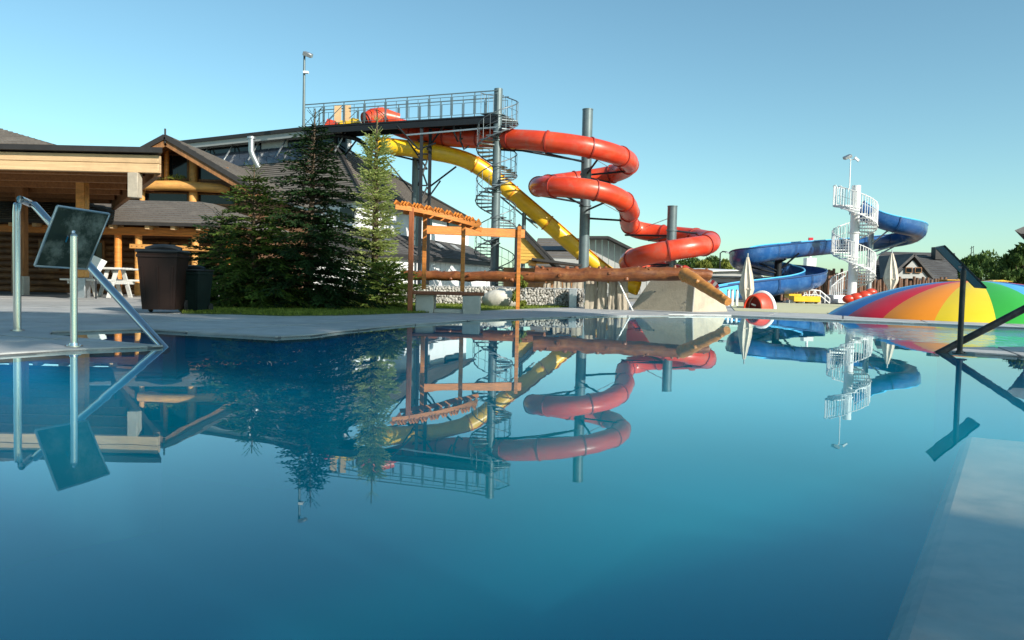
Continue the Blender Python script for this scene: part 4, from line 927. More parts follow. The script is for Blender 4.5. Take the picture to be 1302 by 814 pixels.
# grey sheds far behind the columns
t = thing('grey_warehouse', 'light grey clad warehouse with shallow gable behind the red slide', 'building', gr(770, 80))
d = 80
for k in range(11):
    xa, xb = 742 + k * 8, 742 + k * 8 + 7.4
    top = lambda x: 303.5 if x < 772 else 303.5 + (x - 772) * .50
    b = MB(); b.prism([gr(xa, d, 0), gr(xb, d, 0), pt(xb, top(xb), d), pt(xa, top(xa), d)], (0, .3, 0)); b.build('cladding_sheet', corr, t)
b = MB(); b.beam(pt(740, 302.5, d - .5), pt(772, 302.5, d - .5), 2, .25); b.build('roof_edge', flash, t); b = MB(); b.beam(pt(772, 302.5, d - .5), pt(832, 332.5, d - .5), 2, .25); b.build('roof_edge', flash, t)
t = thing('grey_roofed_hall', 'long hall with dark grey roof and window strip beside the yellow tube', 'building', gr(710, 76))
shingled(None, pt(672, 338, 68), pt(748, 340, 68), pt(748, 303, 84), pt(684, 303, 84), 10, .08, m=shingle, parent=t)
b = MB(); b.prism([pt(690, 322, 75.5), pt(740, 322, 75.5), pt(740, 317, 76.5), pt(684, 317, 76.5)], (0, -.2, .3)); b.build('window_strip', glass_d, t)
b = MB(); p0, p1 = gr(675, 69), gr(748, 69); b.box(((p0.x + p1.x) / 2, 74, 1.5), (p1.x - p0.x, 9, 3.0)); b.build('wall', corr, t)

# ================================================================== WATER SLIDE STRUCTURES
def tube_slide(name, label, pts, r, m, mf, seclen, seam=None, group=None, mseam=None):
    path = catmull(pts, .22); t = thing(name, label, 'water slide', V((path[-1].x, path[-1].y, 0)), group)
    acc = 0; i0 = 0; cuts = [0]
    for i in range(1, len(path)):
        acc += (path[i] - path[i - 1]).length
        if acc >= seclen: cuts.append(i); acc = 0
    if cuts[-1] != len(path) - 1: cuts.append(len(path) - 1)
    for a, c_ in zip(cuts[:-1], cuts[1:]):
        vs, fs = sweep(path, a, c_, circ(r, 24)); vs2, fs2 = sweep(path, a, c_, circ(r - .02, 24)); b = MB(); b.add(vs, fs); b.add(vs2, [f[::-1] for f in fs2]); b.build('tube_section', m, t, smooth=50)
        p = path[a]; tg = (path[min(a + 1, len(path) - 1)] - path[max(a - 1, 0)]).normalized(); b = MB(); b.tube([p - tg * .035, p + tg * .035], r + .05, 24); b.build('flange', mf, t)
    if seam:
        for sgn in (1, -1):
            an = seam if sgn > 0 else seam + math.pi
            c_, s_ = math.cos(an), math.sin(an); sec = [((r - .01) * c_ + .025 * s_, (r - .01) * s_ - .025 * c_), ((r + .07) * c_ + .025 * s_, (r + .07) * s_ - .025 * c_), ((r + .07) * c_ - .025 * s_, (r + .07) * s_ + .025 * c_), ((r - .01) * c_ - .025 * s_, (r - .01) * s_ + .025 * c_)]
            vs, fs = sweep(path, 0, len(path) - 1, sec); b = MB(); b.add(vs, fs); b.build('seam', mseam or mf, t)
    return t, path
red_pts = [(486, 153, 45.8), (510, 163, 45.4), (545, 172, 44.6), (600, 176.5, 43.4), (645, 177, 41.6), (690, 179.5, 40.4), (740, 186, 40.2), (778, 195, 41.0), (799, 205, 43.0), (795, 215, 45.0),
           (775, 222.5, 46.2), (745, 227.5, 46.4), (712, 232, 45.8), (688, 236, 44.0), (687, 238, 41.9), (708, 237.5, 40.5), (740, 239.5, 40.1), (772, 246, 40.5), (794, 257, 41.6), (800.5, 269, 43.4),
           (799, 281, 45.2), (806, 291, 46.4), (828, 296, 46.4), (858, 299.5, 45.6), (885, 302.5, 44.4), (902, 306.5, 42.4), (900, 311, 40.6), (880, 314.5, 39.6), (850, 319, 39.4), (822, 324.5, 39.9),
           (801, 331.5, 41.4), (802, 338, 43.4), (820, 342, 44.8), (848, 345, 45.0), (872, 351, 43.8), (886, 360, 42.5), (896, 368, 41.5)]
tube_slide('tube_slide', 'red enclosed tube slide winding in loops around two grey columns', [pt(*p) for p in red_pts], .515, red, darkred, 2.15)
yel_pts = [(482, 185.5, 44.3), (500, 186.5, 44.2), (540, 192, 44.2), (578, 199, 44.3), (604, 209, 44.5), (628, 226, 44.8), (660, 253, 45.0), (700, 287, 45.2), (740, 322, 45.4), (775, 350, 45.4), (800, 362, 45.2), (812, 366, 45.0)]
tube_slide('tube_slide', 'yellow enclosed tube slide running straight down behind the grey column', [pt(*p) for p in yel_pts], .455, yellow, orangeseam, 2.6, seam=R(48), mseam=orangeseam)

# start hood and rafts on the platform
t = thing('slide_start_hood', 'flared red mouth of the tube slide above the platform deck', 'water slide', pt(486, 160, 45.6))
b = MB(); b.tube([pt(466, 153, 44.5), pt(474, 150, 44.6), pt(486, 148, 44.8), pt(508, 151.5, 45.0)], .4, 20, True, [.42, .52, .50, .30]); b.build('hood', red, t)
b = MB(); b.tube([pt(465, 153.5, 44.4), pt(466.5, 153, 44.45)], .48, 20); b.build('rim', darkred, t)
t = thing('start_tub', 'low red tub at the top of the platform', 'water slide', pt(421, 157, 45.2)); b = MB(); b.prism([pt(413, 159, 45.2), pt(430, 158, 45.2), pt(426, 153.5, 45.2), pt(416, 151, 45.2)], (0, .8, 0)); b.build('tub', red, t)
t = thing('start_tub', 'yellow start tub next to the red tub on the platform', 'water slide', pt(445, 157, 45.0)); b = MB()
b.prism([pt(429, 158, 45), pt(458, 156, 45), pt(456, 152, 45), pt(448, 149.5, 45), pt(443, 154, 45), pt(434, 153, 45)], (0, .8, 0)); b.build('tub', yellow, t)

# column builder
def column(label, px, d, ytop, r, m=steel_p, group='steel slide columns', bands=()):
    p = gr(px, d); zt = pt(px, ytop, d).z; t = thing('steel_column', label, 'column', p, group)
    b = MB(); b.cyl(p, p + V((0, 0, zt)), r, n=28); b.build('shaft', m, t)
    b = MB(); b.cyl(p + V((0, 0, 0)), p + V((0, 0, .06)), r * 1.7, n=24); b.build('base_plate', m, t)
    b = MB(); b.cyl(p + V((0, 0, zt)), p + V((0, 0, zt + .05)), r * 1.05, n=28); b.build('cap', m, t)
    for y in bands:
        z = pt(px, y, d).z; b = MB(); b.cyl(p + V((0, 0, z - .04)), p + V((0, 0, z + .04)), r * 1.18, n=28); b.build('collar', m, t)
    return t, p
c1, c1p = column('tallest grey-green column in the middle of the upper red loops', 741, 43.2, 140, .285, bands=(222, 262))
c2, c2p = column('shorter grey column inside the lower red loop', 851.5, 42.0, 263, .255, bands=(293,))
c3, c3p = column('stout grey column under the yellow tube beside the platform legs', 526, 46.0, 200, .22)
c4, c4p = column('thin grey column beside the spiral stair holding the yellow tube', 664, 45.0, 272, .12)
def arms(par, base, targets, r=.055, m=steel_d):
    for z0, tp in targets:
        a = V((base.x, base.y, z0)); b = MB(); b.tube([a, V(tp)], r, 8); b.build('arm', m, par)
def Z(px, y, d): return pt(px, y, d).z
arms(c1, c1p, [(Z(741, 206, 43), pt(694, 195, 40.6)), (Z(741, 222, 43), pt(762, 200, 40.6)), (Z(741, 222, 43), pt(806, 217, 43.6)), (Z(741, 225, 43), pt(775, 232, 46)), (Z(741, 258, 43), pt(688, 249, 42)), (Z(741, 262, 43), pt(718, 249, 40.6)), (Z(741, 268, 43), pt(770, 257, 40.6)), (Z(741, 277, 43), pt(800, 281, 44.6)), (Z(741, 252, 43), pt(692, 248, 43.5)), (Z(741, 196, 43), pt(640, 190, 41.6)), (Z(741, 205, 43), pt(655, 190, 41.2))])
arms(c1, c1p, [(Z(741, 195, 43), pt(790, 222, 45)), (Z(741, 246, 43), pt(800, 277, 45.0))], .02, galv)
arms(c2, c2p, [(Z(851, 300, 42), pt(795, 299, 45)), (Z(851, 300, 42), pt(825, 306, 45.8)), (Z(851, 325, 42), pt(905, 321, 41.4)), (Z(851, 326, 42), pt(882, 324, 39.8)), (Z(851, 338, 42), pt(800, 343, 42)), (Z(851, 337, 42), pt(822, 336, 40)), (Z(851, 293, 42), pt(894, 298, 44.0))])
arms(c2, c2p, [(Z(851, 276, 42), pt(820, 289, 45.8))], .02, galv)
arms(c3, c3p, [(Z(527, 204, 46), pt(500, 197, 44.6)), (Z(527, 204, 46), pt(545, 203, 44.4))])
arms(c4, c4p, [(Z(664, 275, 45), pt(636, 250, 44.9)), (Z(664, 275, 45), pt(684, 290, 45.0)), (Z(664, 276, 45), pt(682, 284, 45.0))], .05, steel_p)

# platform walkway
A = pt(386, 163, 45.6); B_ = pt(633, 144, 41.2); z = (A.z + B_.z) / 2; A.z = B_.z = z
t = thing('slide_platform', 'elevated dark steel walkway with railings leading to the spiral stair', 'platform', V((A.x, A.y, 0)))
dn = (B_ - A).normalized(); nr = V((-dn.y, dn.x, 0)); LP = (B_ - A).length; wp = 1.5
b = MB(); b.prism([A, B_, B_ + nr * wp, A + nr * wp], (0, 0, -.08)); b.build('floor_plate', steel_d, t)
for off in (.08, wp - .08):
    b = MB(); b.beam(A + nr * off - V((0, 0, .26)), B_ + nr * off - V((0, 0, .26)), .12, .30); b.build('girder', steel_d, t)
    b = MB(); b.beam(A + nr * off + dn * LP * .55 - V((0, 0, .78)), B_ + nr * off - V((0, 0, .62)), .06, .08); b.build('lower_chord', galv if off < 1 else steel_d, t)
nP = 9
for s, off in enumerate((.03, wp - .03)):
    b = MB()
    for zz in (1.25,): b.beam(A + nr * off + V((0, 0, zz)), B_ + nr * off + V((0, 0, zz)), .045, .05)
    b.build('top_rail', steel_p, t)
    for k in range(nP):
        a0 = A + nr * off + dn * (LP * k / nP + .06); a1 = A + nr * off + dn * (LP * (k + 1) / nP - .06); b = MB(); zz0, zz1 = .12, 1.08
        P = [V((*a0.xy, z + zz0)), V((*a1.xy, z + zz0)), V((*a1.xy, z + zz1)), V((*a0.xy, z + zz1))]
        for i in range(4): b.beam(P[i], P[(i + 1) % 4], .026, .026, up=nr)
        m0, m1 = P[0].lerp(P[1], .5), P[3].lerp(P[2], .5); b.beam(m0, m1, .022, .022, up=nr)
        if k < 2: b.beam(P[0], P[2], .028, .028, up=nr)
        b.build('rail_panel', steel_p, t)
        pp = A + nr * off + dn * (LP * k / nP); b = MB(); b.beam(pp, pp + V((0, 0, 1.25)), .04, .04, up=nr); b.build('rail_post', steel_p, t)
# dark arch girder, legs and braces
b = MB(); g = A + nr * .8 - V((0, 0, .4)); 
arc = [pt(x, y, 45.7) for x, y in ((425, 172), (440, 173.5), (454, 177), (464, 184), (469, 196), (470, 214))]; b.tube(catmull(arc, .15), .13, 8); b.build('arch_brace', steel_d, t)
for px, d, y1 in ((532.5, 43.0, 158), (543.5, 43.6, 160), (437, 46.2, 175), (469, 45.6, 172), (424, 46.4, 172)):
    p = gr(px, d); zt = pt(px, y1, d).z; b = MB(); b.beam(V((p.x, p.y, 0)), V((p.x, p.y, z - .35)), .17, .17, up=(0, 1, 0)); b.build('leg', steel_d, t)
for a, c_ in (((532, 190, 43), (505, 160, 43.4)), ((543, 190, 43.6), (566, 158, 42.8)), ((532, 235, 43), (543, 205, 43.6)), ((532, 205, 43), (543, 235, 43.6)), ((532, 262, 43), (543, 238, 43.6)), ((543, 215, 43.6), (518, 178, 43.4)),
              ((543, 240, 43.6), (580, 212, 43.0)), ((437, 200, 46), (455, 176, 45)), ((532, 190, 43), (554, 182, 43)), ((540, 258, 43.2), (560, 230, 43.4)), ((488, 200, 44), (525, 245, 44))):
    b = MB(); b.tube([pt(*a), pt(*c_)], .05, 6); b.build('brace', steel_d, t)
for y in (180, 196, 215, 236):
    b = MB(); b.tube([pt(532, y, 43), pt(543, y, 43.6)], .045, 6); b.build('cross_bar', steel_d, t)
for px in (430, 442):
    p0, p1 = pt(px - 5 , 156, 46.2), pt(px + 4, 134, 46.2); b = MB(); b.prism([V((p0.x, p0.y, p0.z)), V((p1.x, p0.y, p0.z)), V((p1.x, p0.y, p1.z)), V((p0.x, p0.y, p1.z))], (0, .05, 0)); b.build('wind_panel', wood_b, t)
for px, yb, d in ((578, 168, 42.4), (586, 178, 42.4)):
    b = MB(); b.tube([pt(px, yb - 16, 42.2), pt(px - 1, yb, 42.4), pt(px + 4, yb + 12, 42.6), pt(px + 10, yb + 8, 42.7)], .05, 6); b.build('hanger', steel_d, t)

def spiral(name, label, px, d, ytop, ystair, r_col, r_out, pitch, a_end, m_col, m_tread, m_rail, per=16, ccw=1, tread_th=.05, baluster_r=.014, two=False, topgap=0):
    p = gr(px, d); zt = pt(px, ytop, d).z; zs = pt(px, ystair, d).z; t = thing(name, label, 'spiral stair', p)
    b = MB(); b.cyl(p, p + V((0, 0, zt)), r_col, n=24); b.build('column', m_col, t)
    n = int(zs / pitch * per); rise = pitch / per; dth = 2 * math.pi / per
    tm = MB(); h = dth * .52; sec = []
    P = [V((r_col * .9, -.10, 0)), V((r_out * math.cos(-h), r_out * math.sin(-h), 0)), V((r_out, 0, 0)), V((r_out * math.cos(h), r_out * math.sin(h), 0)), V((r_col * .9, .10, 0))]
    tm.prism(P, (0, 0, -tread_th)); tme = tm.mesh('tread', m_tread)
    bm2 = MB(); bm2.cyl((r_out - .03, 0, -.1), (r_out - .03, 0, 1.05), baluster_r, n=6)
    if two:
        for q in (-.36, .36): bm2.cyl(((r_out - .03) * math.cos(dth * q), (r_out - .03) * math.sin(dth * q), -.1), ((r_out - .03) * math.cos(dth * q), (r_out - .03) * math.sin(dth * q), 1.05), baluster_r, n=6)
    bme = bm2.mesh('baluster', m_rail)
    hp = []; lp = []
    for k in range(n):
        zz = zs - rise * k; a = a_end - ccw * dth * k
        link('tread', tme, t, (0, 0, zz), (0, 0, a)); link('baluster', bme, t, (0, 0, zz), (0, 0, a))
        hp.append(p + V(((r_out - .03) * math.cos(a), (r_out - .03) * math.sin(a), zz + 1.05))); lp.append(p + V(((r_out + .0) * math.cos(a), (r_out + .0) * math.sin(a), zz - .08)))
    b = MB(); b.tube(hp, .028, 8); b.build('handrail', m_rail, t)
    b = MB(); b.tube(lp, .035, 6); b.build('stringer', m_rail, t)
    hp2 = [q - V((0, 0, .5)) for q in hp]
    b = MB(); b.tube(hp2, .012, 6); b.build('mid_rail', m_rail, t)
    k = 0; z = zs
    while z > 1.5:
        b = MB(); b.cyl(p + V((0, 0, z - .14)), p + V((0, 0, z - .08)), r_col * 1.25, n=24); b.build('collar', m_col, t); z -= pitch * .5
    return t, p
galv_s = mat('stair_galvanised', (0.15, 0.18, 0.195), 0.45, metal=0.5, var=0.2, scale=6)
sp, spp = spiral('spiral_staircase', 'grey steel spiral staircase winding up to the slide platform', 628, 41.5, 113, 143, .225, 1.08, 2.68, R(70), steel_p, galv_s, galv_s, per=16, ccw=1)
arms(sp, spp, [(Z(627, 190, 41.5), pt(655, 192, 41.2))], .05)
pz = pt(628, 143, 41.5).z
def landing(par, p, z, r0, r1, a0, a1, m, mr, hr=1.12, br=.014, n=12):
    A_ = [R(a0 + (a1 - a0) * k / n) for k in range(n + 1)]
    b = MB(); b.prism([V((p.x + math.cos(a) * r1, p.y + math.sin(a) * r1, z)) for a in A_] + [V((p.x + math.cos(a) * r0, p.y + math.sin(a) * r0, z)) for a in A_[::-1]], (0, 0, .05)); b.build('landing', m, par)
    b = MB(); b.tube([V((p.x + math.cos(a) * r1, p.y + math.sin(a) * r1, z + hr)) for a in A_], .024, 6); b.build('landing_rail', mr, par)
    for a in A_:
        b = MB(); b.cyl(V((p.x + math.cos(a) * (r1 - .02), p.y + math.sin(a) * (r1 - .02), z)), V((p.x + math.cos(a) * (r1 - .02), p.y + math.sin(a) * (r1 - .02), z + hr)), br, n=6); b.build('baluster', mr, par)
landing(sp, spp, pz, .22, 1.08, 75, 150, galv_s, galv_s, n=5)

# lamp mast
def mast(label, px, d, y0, y1, r, heads, m):
    a = pt(px, y0, d); c_ = pt(px, y1, d); t = thing('lamp_mast', label, 'lamp', V((a.x, a.y, a.z))); b = MB(); b.cyl(a, V((a.x, a.y, c_.z)), r, r * .7, n=10); b.build('pole', m, t)
    for dx, dz, s, rot in heads:
        q = V((a.x + dx, a.y - .1, c_.z + dz)); b = MB(); b.box(q, s, Euler(rot), bevel=.02); h_ = b.build('floodlight', galv, t)
        b = MB(); b.tube([V((a.x, a.y, c_.z)), q], .025, 6); b.build('bracket', m, t)
    return t
lm = mast('tall thin lamp mast with a floodlight left of the platform', 386, 45.4, 165, 70, .085, [(.22, .0, (.5, .35, .22), (R(20), R(20), 0))], steel_p)
b = MB(); q = pt(389, 92, 45.3); b.box(q, (.28, .2, .12)); b.build('camera_box', white_p, lm)

# white spiral tower
tw, twp = spiral('spiral_staircase', 'white spiral staircase tower with white balusters beside the blue slide', 1083, 44, 236, 262, .24, 1.18, 2.75, R(196), white_p, white_p, white_p, per=16, ccw=-1, tread_th=.06, baluster_r=.024, two=True)
landing(tw, twp, pt(1083, 262, 44).z, .24, 1.18, 100, 185, white_p, white_p, br=.02, n=9)
mast('thin white mast with two small floodlights on the white tower', 1080, 44, 240, 203, .035, [(-.22, .12, (.42, .3, .16), (R(15), R(-25), 0)), (.3, .02, (.34, .05, .16), (0, R(40), 0))], white_p)

# blue open flume
blue_pts = [(1090, 262, 46.0), (1106, 272, 46.0), (1126, 280, 45.8), (1146, 285, 45.9), (1161, 288.5, 46.8), (1166, 293, 48.4), (1155, 299.5, 49.8), (1128, 304, 50.2), (1092, 308, 49.6), (1052, 311.5, 47.6), (1010, 315, 44.4),
            (972, 319.5, 41.4), (950, 324, 41.2), (941, 328.5, 42.6), (950, 334, 44.8), (978, 339, 46.4), (1010, 343, 46.4), (1032, 347, 45.0), (1037, 351.5, 43.0), (1024, 356, 41.4), (996, 360, 40.6), (966, 363.5, 40.0), (938, 367, 39.6), (900, 374, 39.2)]
path = catmull([pt(*p) for p in blue_pts], .22); t = thing('flume_slide', 'open blue flume slide curling down from the white tower', 'water slide', V((path[-1].x, path[-1].y, 0)))
def usec(r, hgt_, th=.04, n=12):
    o = [(-r, hgt_)] + [(r * math.cos(math.pi + math.pi * k / n), r * math.sin(math.pi + math.pi * k / n)) for k in range(n + 1)] + [(r, hgt_)]
    i = [((r - th) * math.cos(-math.pi * k / n), (r - th) * math.sin(-math.pi * k / n)) for k in range(n + 1)]
    return o + [(r - th, hgt_)] + i + [(-(r - th), hgt_)]
def banked(path, i0, i1, sec):
    return sweep(path, i0, i1, sec)
cuts = [0]; acc = 0
for i in range(1, len(path)):
    acc += (path[i] - path[i - 1]).length
    if acc > 2.1: cuts.append(i); acc = 0
if cuts[-1] != len(path) - 1: cuts.append(len(path) - 1)
SEC = usec(.58, .26)
for j, (a, c_) in enumerate(zip(cuts[:-1], cuts[1:])):
    vs, fs = sweep(path, a, c_, SEC); n = len(SEC); b = MB(); b.add(vs, fs); b.build('flume_section', blue if j < len(cuts) - 2 else lightblue, t, smooth=40)
    q = min(a + 1, len(path) - 1); p = path[a]
    fsec = usec(.64, .26, .08); vs, fs = sweep([p - (path[q] - p).normalized() * .03, p + (path[q] - p).normalized() * .03], 0, 1, fsec); b = MB(); b.add(vs, fs); b.build('flange', darkblue, t)
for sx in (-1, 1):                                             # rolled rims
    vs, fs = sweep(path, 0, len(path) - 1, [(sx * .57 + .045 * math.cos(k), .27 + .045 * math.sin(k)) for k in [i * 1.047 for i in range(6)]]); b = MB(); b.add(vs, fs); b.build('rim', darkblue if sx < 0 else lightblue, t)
k1, k1p = column('pale steel column beside the white spiral tower', 1104, 47.6, 297, .17, m=galv, group='columns of the blue slide', bands=(305, 325))
arms(k1, k1p, [(Z(1104, 312, 47.6), pt(1128, 294, 46)), (Z(1104, 322, 47.6), pt(1152, 307, 48.6)), (Z(1104, 330, 47.6), pt(1140, 312, 49.8)), (Z(1104, 318, 47.6), pt(1088, 316, 49.4))], .05, galv)
k2, k2p = column('dark column under the left bend of the blue slide', 988, 43.6, 322, .20, m=steel_d, group='columns of the blue slide', bands=(330,))
arms(k2, k2p, [(Z(988, 345, 43.6), pt(955, 330, 42)), (Z(988, 345, 43.6), pt(1016, 322, 43.2)), (Z(988, 348, 43.6), pt(948, 338, 42.6)), (Z(988, 335, 43.6), pt(1000, 329, 42.9)), (Z(988, 352, 43.6), pt(1028, 352, 45))], .05)
k3, k3p = column('short dark column under the lower run of the blue slide', 970, 40.4, 368, .10, m=steel_d, group='columns of the blue slide')

# ================================================================== RIGHT SIDE
# rainbow pillow
Yc = 18.6; pc = pt(1240, 380, Yc); rc = 3.18; zt = pt(1240, 357, Yc - .6).z; zb_ = -.02
t = thing('rainbow_air_pillow', 'large domed air pillow with rainbow coloured segments', 'play dome', V((pc.x, Yc, 0)))
order = ['green', 'yellow', 'orange', 'red', 'blue', 'cyan']; th0 = math.atan2(-Yc, -pc.x)
for k in range(18):
    a1 = th0 + R(7) - R(20) * k + R(20); a0 = a1 - R(20); b = MB(); nr_, na = 14, 6; vs = []
    for i in range(nr_ + 1):
        u = i / nr_; rr = rc * math.sin(u * math.pi / 2) ** 1.0; f = 1 - (rr / rc) ** 2.0; z = (zt + .0) * (f ** .86)
        for j in range(na + 1):
            q = j / na; bulge = .035 * math.sin(q * math.pi) * (rr / rc) ** .5; a = a0 + (a1 - a0) * q; vs.append(V((pc.x + math.cos(a) * (rr + bulge), Yc + math.sin(a) * (rr + bulge), z + bulge * .5)))
    fs = [(i * (na + 1) + j, i * (na + 1) + j + 1, (i + 1) * (na + 1) + j + 1, (i + 1) * (na + 1) + j) for i in range(nr_) for j in range(na)]
    b.add(vs, fs); b.build('segment', pv[order[(k + 0) % 6]], t, smooth=60)

# closed parasols
def parasol(label, px, d, ytop, ybot, r):
    o = gr(px, d, 0); zt = pt(px, ytop, d).z; zb = pt(px, ybot, d).z; t = thing('closed_parasol', label, 'parasol', o, 'closed beige parasols')
    b = MB(); b.cyl(o, o + V((0, 0, zt + .12)), .022, n=10); b.build('pole', galv, t)
    b = MB(); b.cyl(o, o + V((0, 0, .06)), .28, n=20); b.build('base', concrete_d, t)
    n = 24; vs = []; L = 12; rn = random.Random(px)
    for i in range(L + 1):
        f = i / L; rr = r * (.16 + .84 * math.sin(min(1, f * 1.25) * math.pi / 2)) * (1 - .55 * max(0, (f - .72) / .28)) * (.78 + .22 * math.cos((f - .62) * 9) if f > .5 else 1)
        for k in range(n):
            a = 2 * math.pi * k / n + .35 * f; q = rr * (1 + .26 * (1 if k % 3 == 0 else -.5) + rn.uniform(-.04, .04)); vs.append(o + V((math.cos(a) * q, math.sin(a) * q, zt - (zt - zb) * f)))
    b = MB(); b.add(vs, [(i * n + k, i * n + (k + 1) % n, (i + 1) * n + (k + 1) % n, (i + 1) * n + k) for i in range(L) for k in range(n)]); b.add([vs[k] for k in range(n)], [tuple(range(n))]); b.build('canopy', canvas, t, smooth=50)
    b = MB(); z = zt - (zt - zb) * .66; b.cyl(o + V((0, 0, z - .02)), o + V((0, 0, z + .02)), r * 1.0, n=18); b.build('tie_strap', canvas, t)
parasol('closed beige parasol standing behind the red play tunnel', 949, 24.5, 327, 388, .20)
parasol('closed beige parasol in front of the dark roofed house', 1132, 29, 322, 372, .22)

# red play tunnel with white rim
TS = .74
o = gr(958, 23.4, 0); t = thing('play_tunnel', 'red shell-shaped play tunnel with white rim at the pool edge', 'play tunnel', o)
E_ = V((.80, .60, 0)) * TS; W_ = V((.80, -.60, 0)).normalized() * 1.0
def arch(c, r, h, n=20):
    r, h = r * TS, h * TS * 1.12
    return [c + W_ * (math.cos(math.pi * k / n) * r) + V((0, 0, math.sin(math.pi * k / n) * h)) for k in range(n + 1)]
b = MB(); vs = []
for f, r, h in ((0, .36, .50), (.15, .42, .56), (.35, .46, .60), (.55, .50, .60)): vs += arch(o + E_ * f, r, h)
b.add(vs, [(j * 21 + k, j * 21 + k + 1, (j + 1) * 21 + k + 1, (j + 1) * 21 + k) for j in range(3) for k in range(20)]); b.build('shell', red, t, smooth=60)
b = MB(); b.tube(arch(o, .36, .50), .03, 8); b.build('rim', red, t)
b = MB(); b.tube(arch(o + E_ * .58, .52, .62), .06, 8); b.build('outer_rim', white_p, t)
b = MB(); b.prism(arch(o + E_ * .45, .44, .56, 12), (.02, .02, 0)); b.build('back_panel', darkred, t)
b = MB(); b.box(o + E_ * .3 + V((-.12, 0, .14)), (.14, .05, .05), Euler((0, R(20), 0)), bevel=.01); b.build('grip', white_p, t)

ps = [gr(935, 20.6), gr(1052, 19.6), gr(1060, 22), gr(1075, 36), gr(925, 36)]
b = MB(); b.prism([V((p.x, p.y, .0)) for p in ps], (0, 0, .034)); structure(b.build('play_surface', mat('pale_yellow_rubber', (0.52, 0.50, 0.30), .9, var=.1, scale=3, bump=.2, dirt=(.45, .47, .42), dirt_scale=.8), None, smooth=0))
# palisade of brown posts
t = thing('palisade', 'palisade of brown split posts behind the play area', 'fence', gr(1060, 50)); rn = random.Random(2)
p0, p1 = gr(985, 49), gr(1330, 52); L = (p1 - p0).length; n = 92
mesh_v = []
for v_ in range(4):
    b = MB(); b.tube([(0, 0, 0), (rn.uniform(-.02, .02), 0, .8), (0, 0, 1.55)], .1, 7, True, [.11, .10, .085]); mesh_v.append(b.mesh('post', palis))
for k in range(n):
    q = p0.lerp(p1, k / (n - 1)) - V((t.location.x, t.location.y, 0)); o = link('post', mesh_v[k % 4], t, (q.x, q.y + rn.uniform(-.04, .04), 0), (rn.uniform(-.03, .03), rn.uniform(-.04, .04), rn.random() * 6)); o.scale = (1, 1, rn.uniform(.9, 1.12) * (1.28 if k < 30 else 1.0))

# dark roofed house with dormer
t = thing('dark_roofed_house', 'house with big dark grey roof and triangular dormer behind the palisade', 'house', gr(1160, 62)); d = 62
shingled(None, pt(1100, 359, 58), pt(1219, 361, 58), pt(1214, 322, 66), pt(1121, 320, 66), 16, .06, m=shingle_d, parent=t)
p0, p1 = gr(1106, 58.6), gr(1216, 58.6); b = MB(); b.box(((p0.x + p1.x) / 2, 62.5, .8), (p1.x - p0.x, 7.6, 1.7)); b.build('wall', wood_m, t)
ap = pt(1162, 324, 57.0); a = pt(1129, 354, 57.0); c_ = pt(1187, 354, 57.0)
b = MB(); b.prism([a + V((.5, .1, 0)), c_ + V((-.3, .1, 0)), ap + V((0, .1, -.4))], (0, .15, 0)); b.build('dormer_wall', corr, t)
for e in (a, c_):
    b = MB(); b.beam(e, ap, .16, .22, up=(0, 1, 0)); b.build('bargeboard', shingle_d, t)
    b = MB(); b.prism([e + V((0, .1, .1)), ap + V((0, .1, .1)), ap + V((0, 5.5, .1)), e + V((0, 1.2, .1))], (0, 0, -.08)); b.build('dormer_roof', shingle_d, t)
for x0, x1 in ((1152, 1161), (1164, 1173)):
    q0, q1 = pt(x0, 347, 56.9), pt(x1, 340, 56.9); b = MB(); b.box(((q0.x + q1.x) / 2, 57.0, (q0.z + q1.z) / 2), (q1.x - q0.x, .08, q1.z - q0.z)); f_ = b.build('window', wood_m, t); b = MB(); b.box(((q0.x + q1.x) / 2, 56.94, (q0.z + q1.z) / 2), (q1.x - q0.x - .14, .03, q1.z - q0.z - .12)); b.build('pane', glass_d, f_)
q = pt(1192, 327, 64); b = MB(); b.box(q + V((0, 0, .3)), (.7, .7, 1.0)); b.build('chimney', flash, t)

# yellow kiosk roofs poking above the dome
for px, lab in ((1208, 'tiny yellow play house left of the dark signboard panel'), (1266, 'tiny yellow and white play house under the far trees')):
    d = 47; q = gr(px, d); zt = pt(px, 355, d).z; t = thing('play_house', lab, 'play house', q, 'small yellow play houses')
    b = MB(); b.box(q + V((0, 0, .75)), (.9, .9, 1.5)); b.build('wall', wood_y if px < 1250 else white_p, t)
    b = MB(); b.prism([q + V((-.65, -.6, 1.45)), q + V((.65, -.6, 1.45)), q + V((0, -.6, zt - .05))], (0, 1.2, 0)); b.build('roof', yellow, t)

# right edge building
t = thing('timber_lodge', 'brown timber lodge with overhanging eaves at the right edge', 'building', gr(1340, 31)); d = 30
a = pt(1290, 293, d); b = MB(); b.prism([V((a.x, d, a.z)), V((a.x + .25, d, a.z - .12)), V((a.x + 8, d, a.z - .12)), V((a.x + 8, d, a.z + 3.6)), ], (6.5, 9, 0)); b.build('roof', shingle_d, t)
b = MB(); b.prism([V((a.x + 1.05, d + .6, 0)), V((a.x + 8, d + .6, 0)), V((a.x + 8, d + .6, a.z - .1)), V((a.x + 1.05, d + .6, a.z - .1))], (6.0, 8, 0)); b.build('wall', wood_d, t)
for k in range(9):
    b = MB(); z_ = .1 + k * .3; b.cyl((a.x + 1.0, d + .5, z_), (a.x + 9.2, d + .5, z_), .14, n=8); b.build('wall_log', wood_d, t)
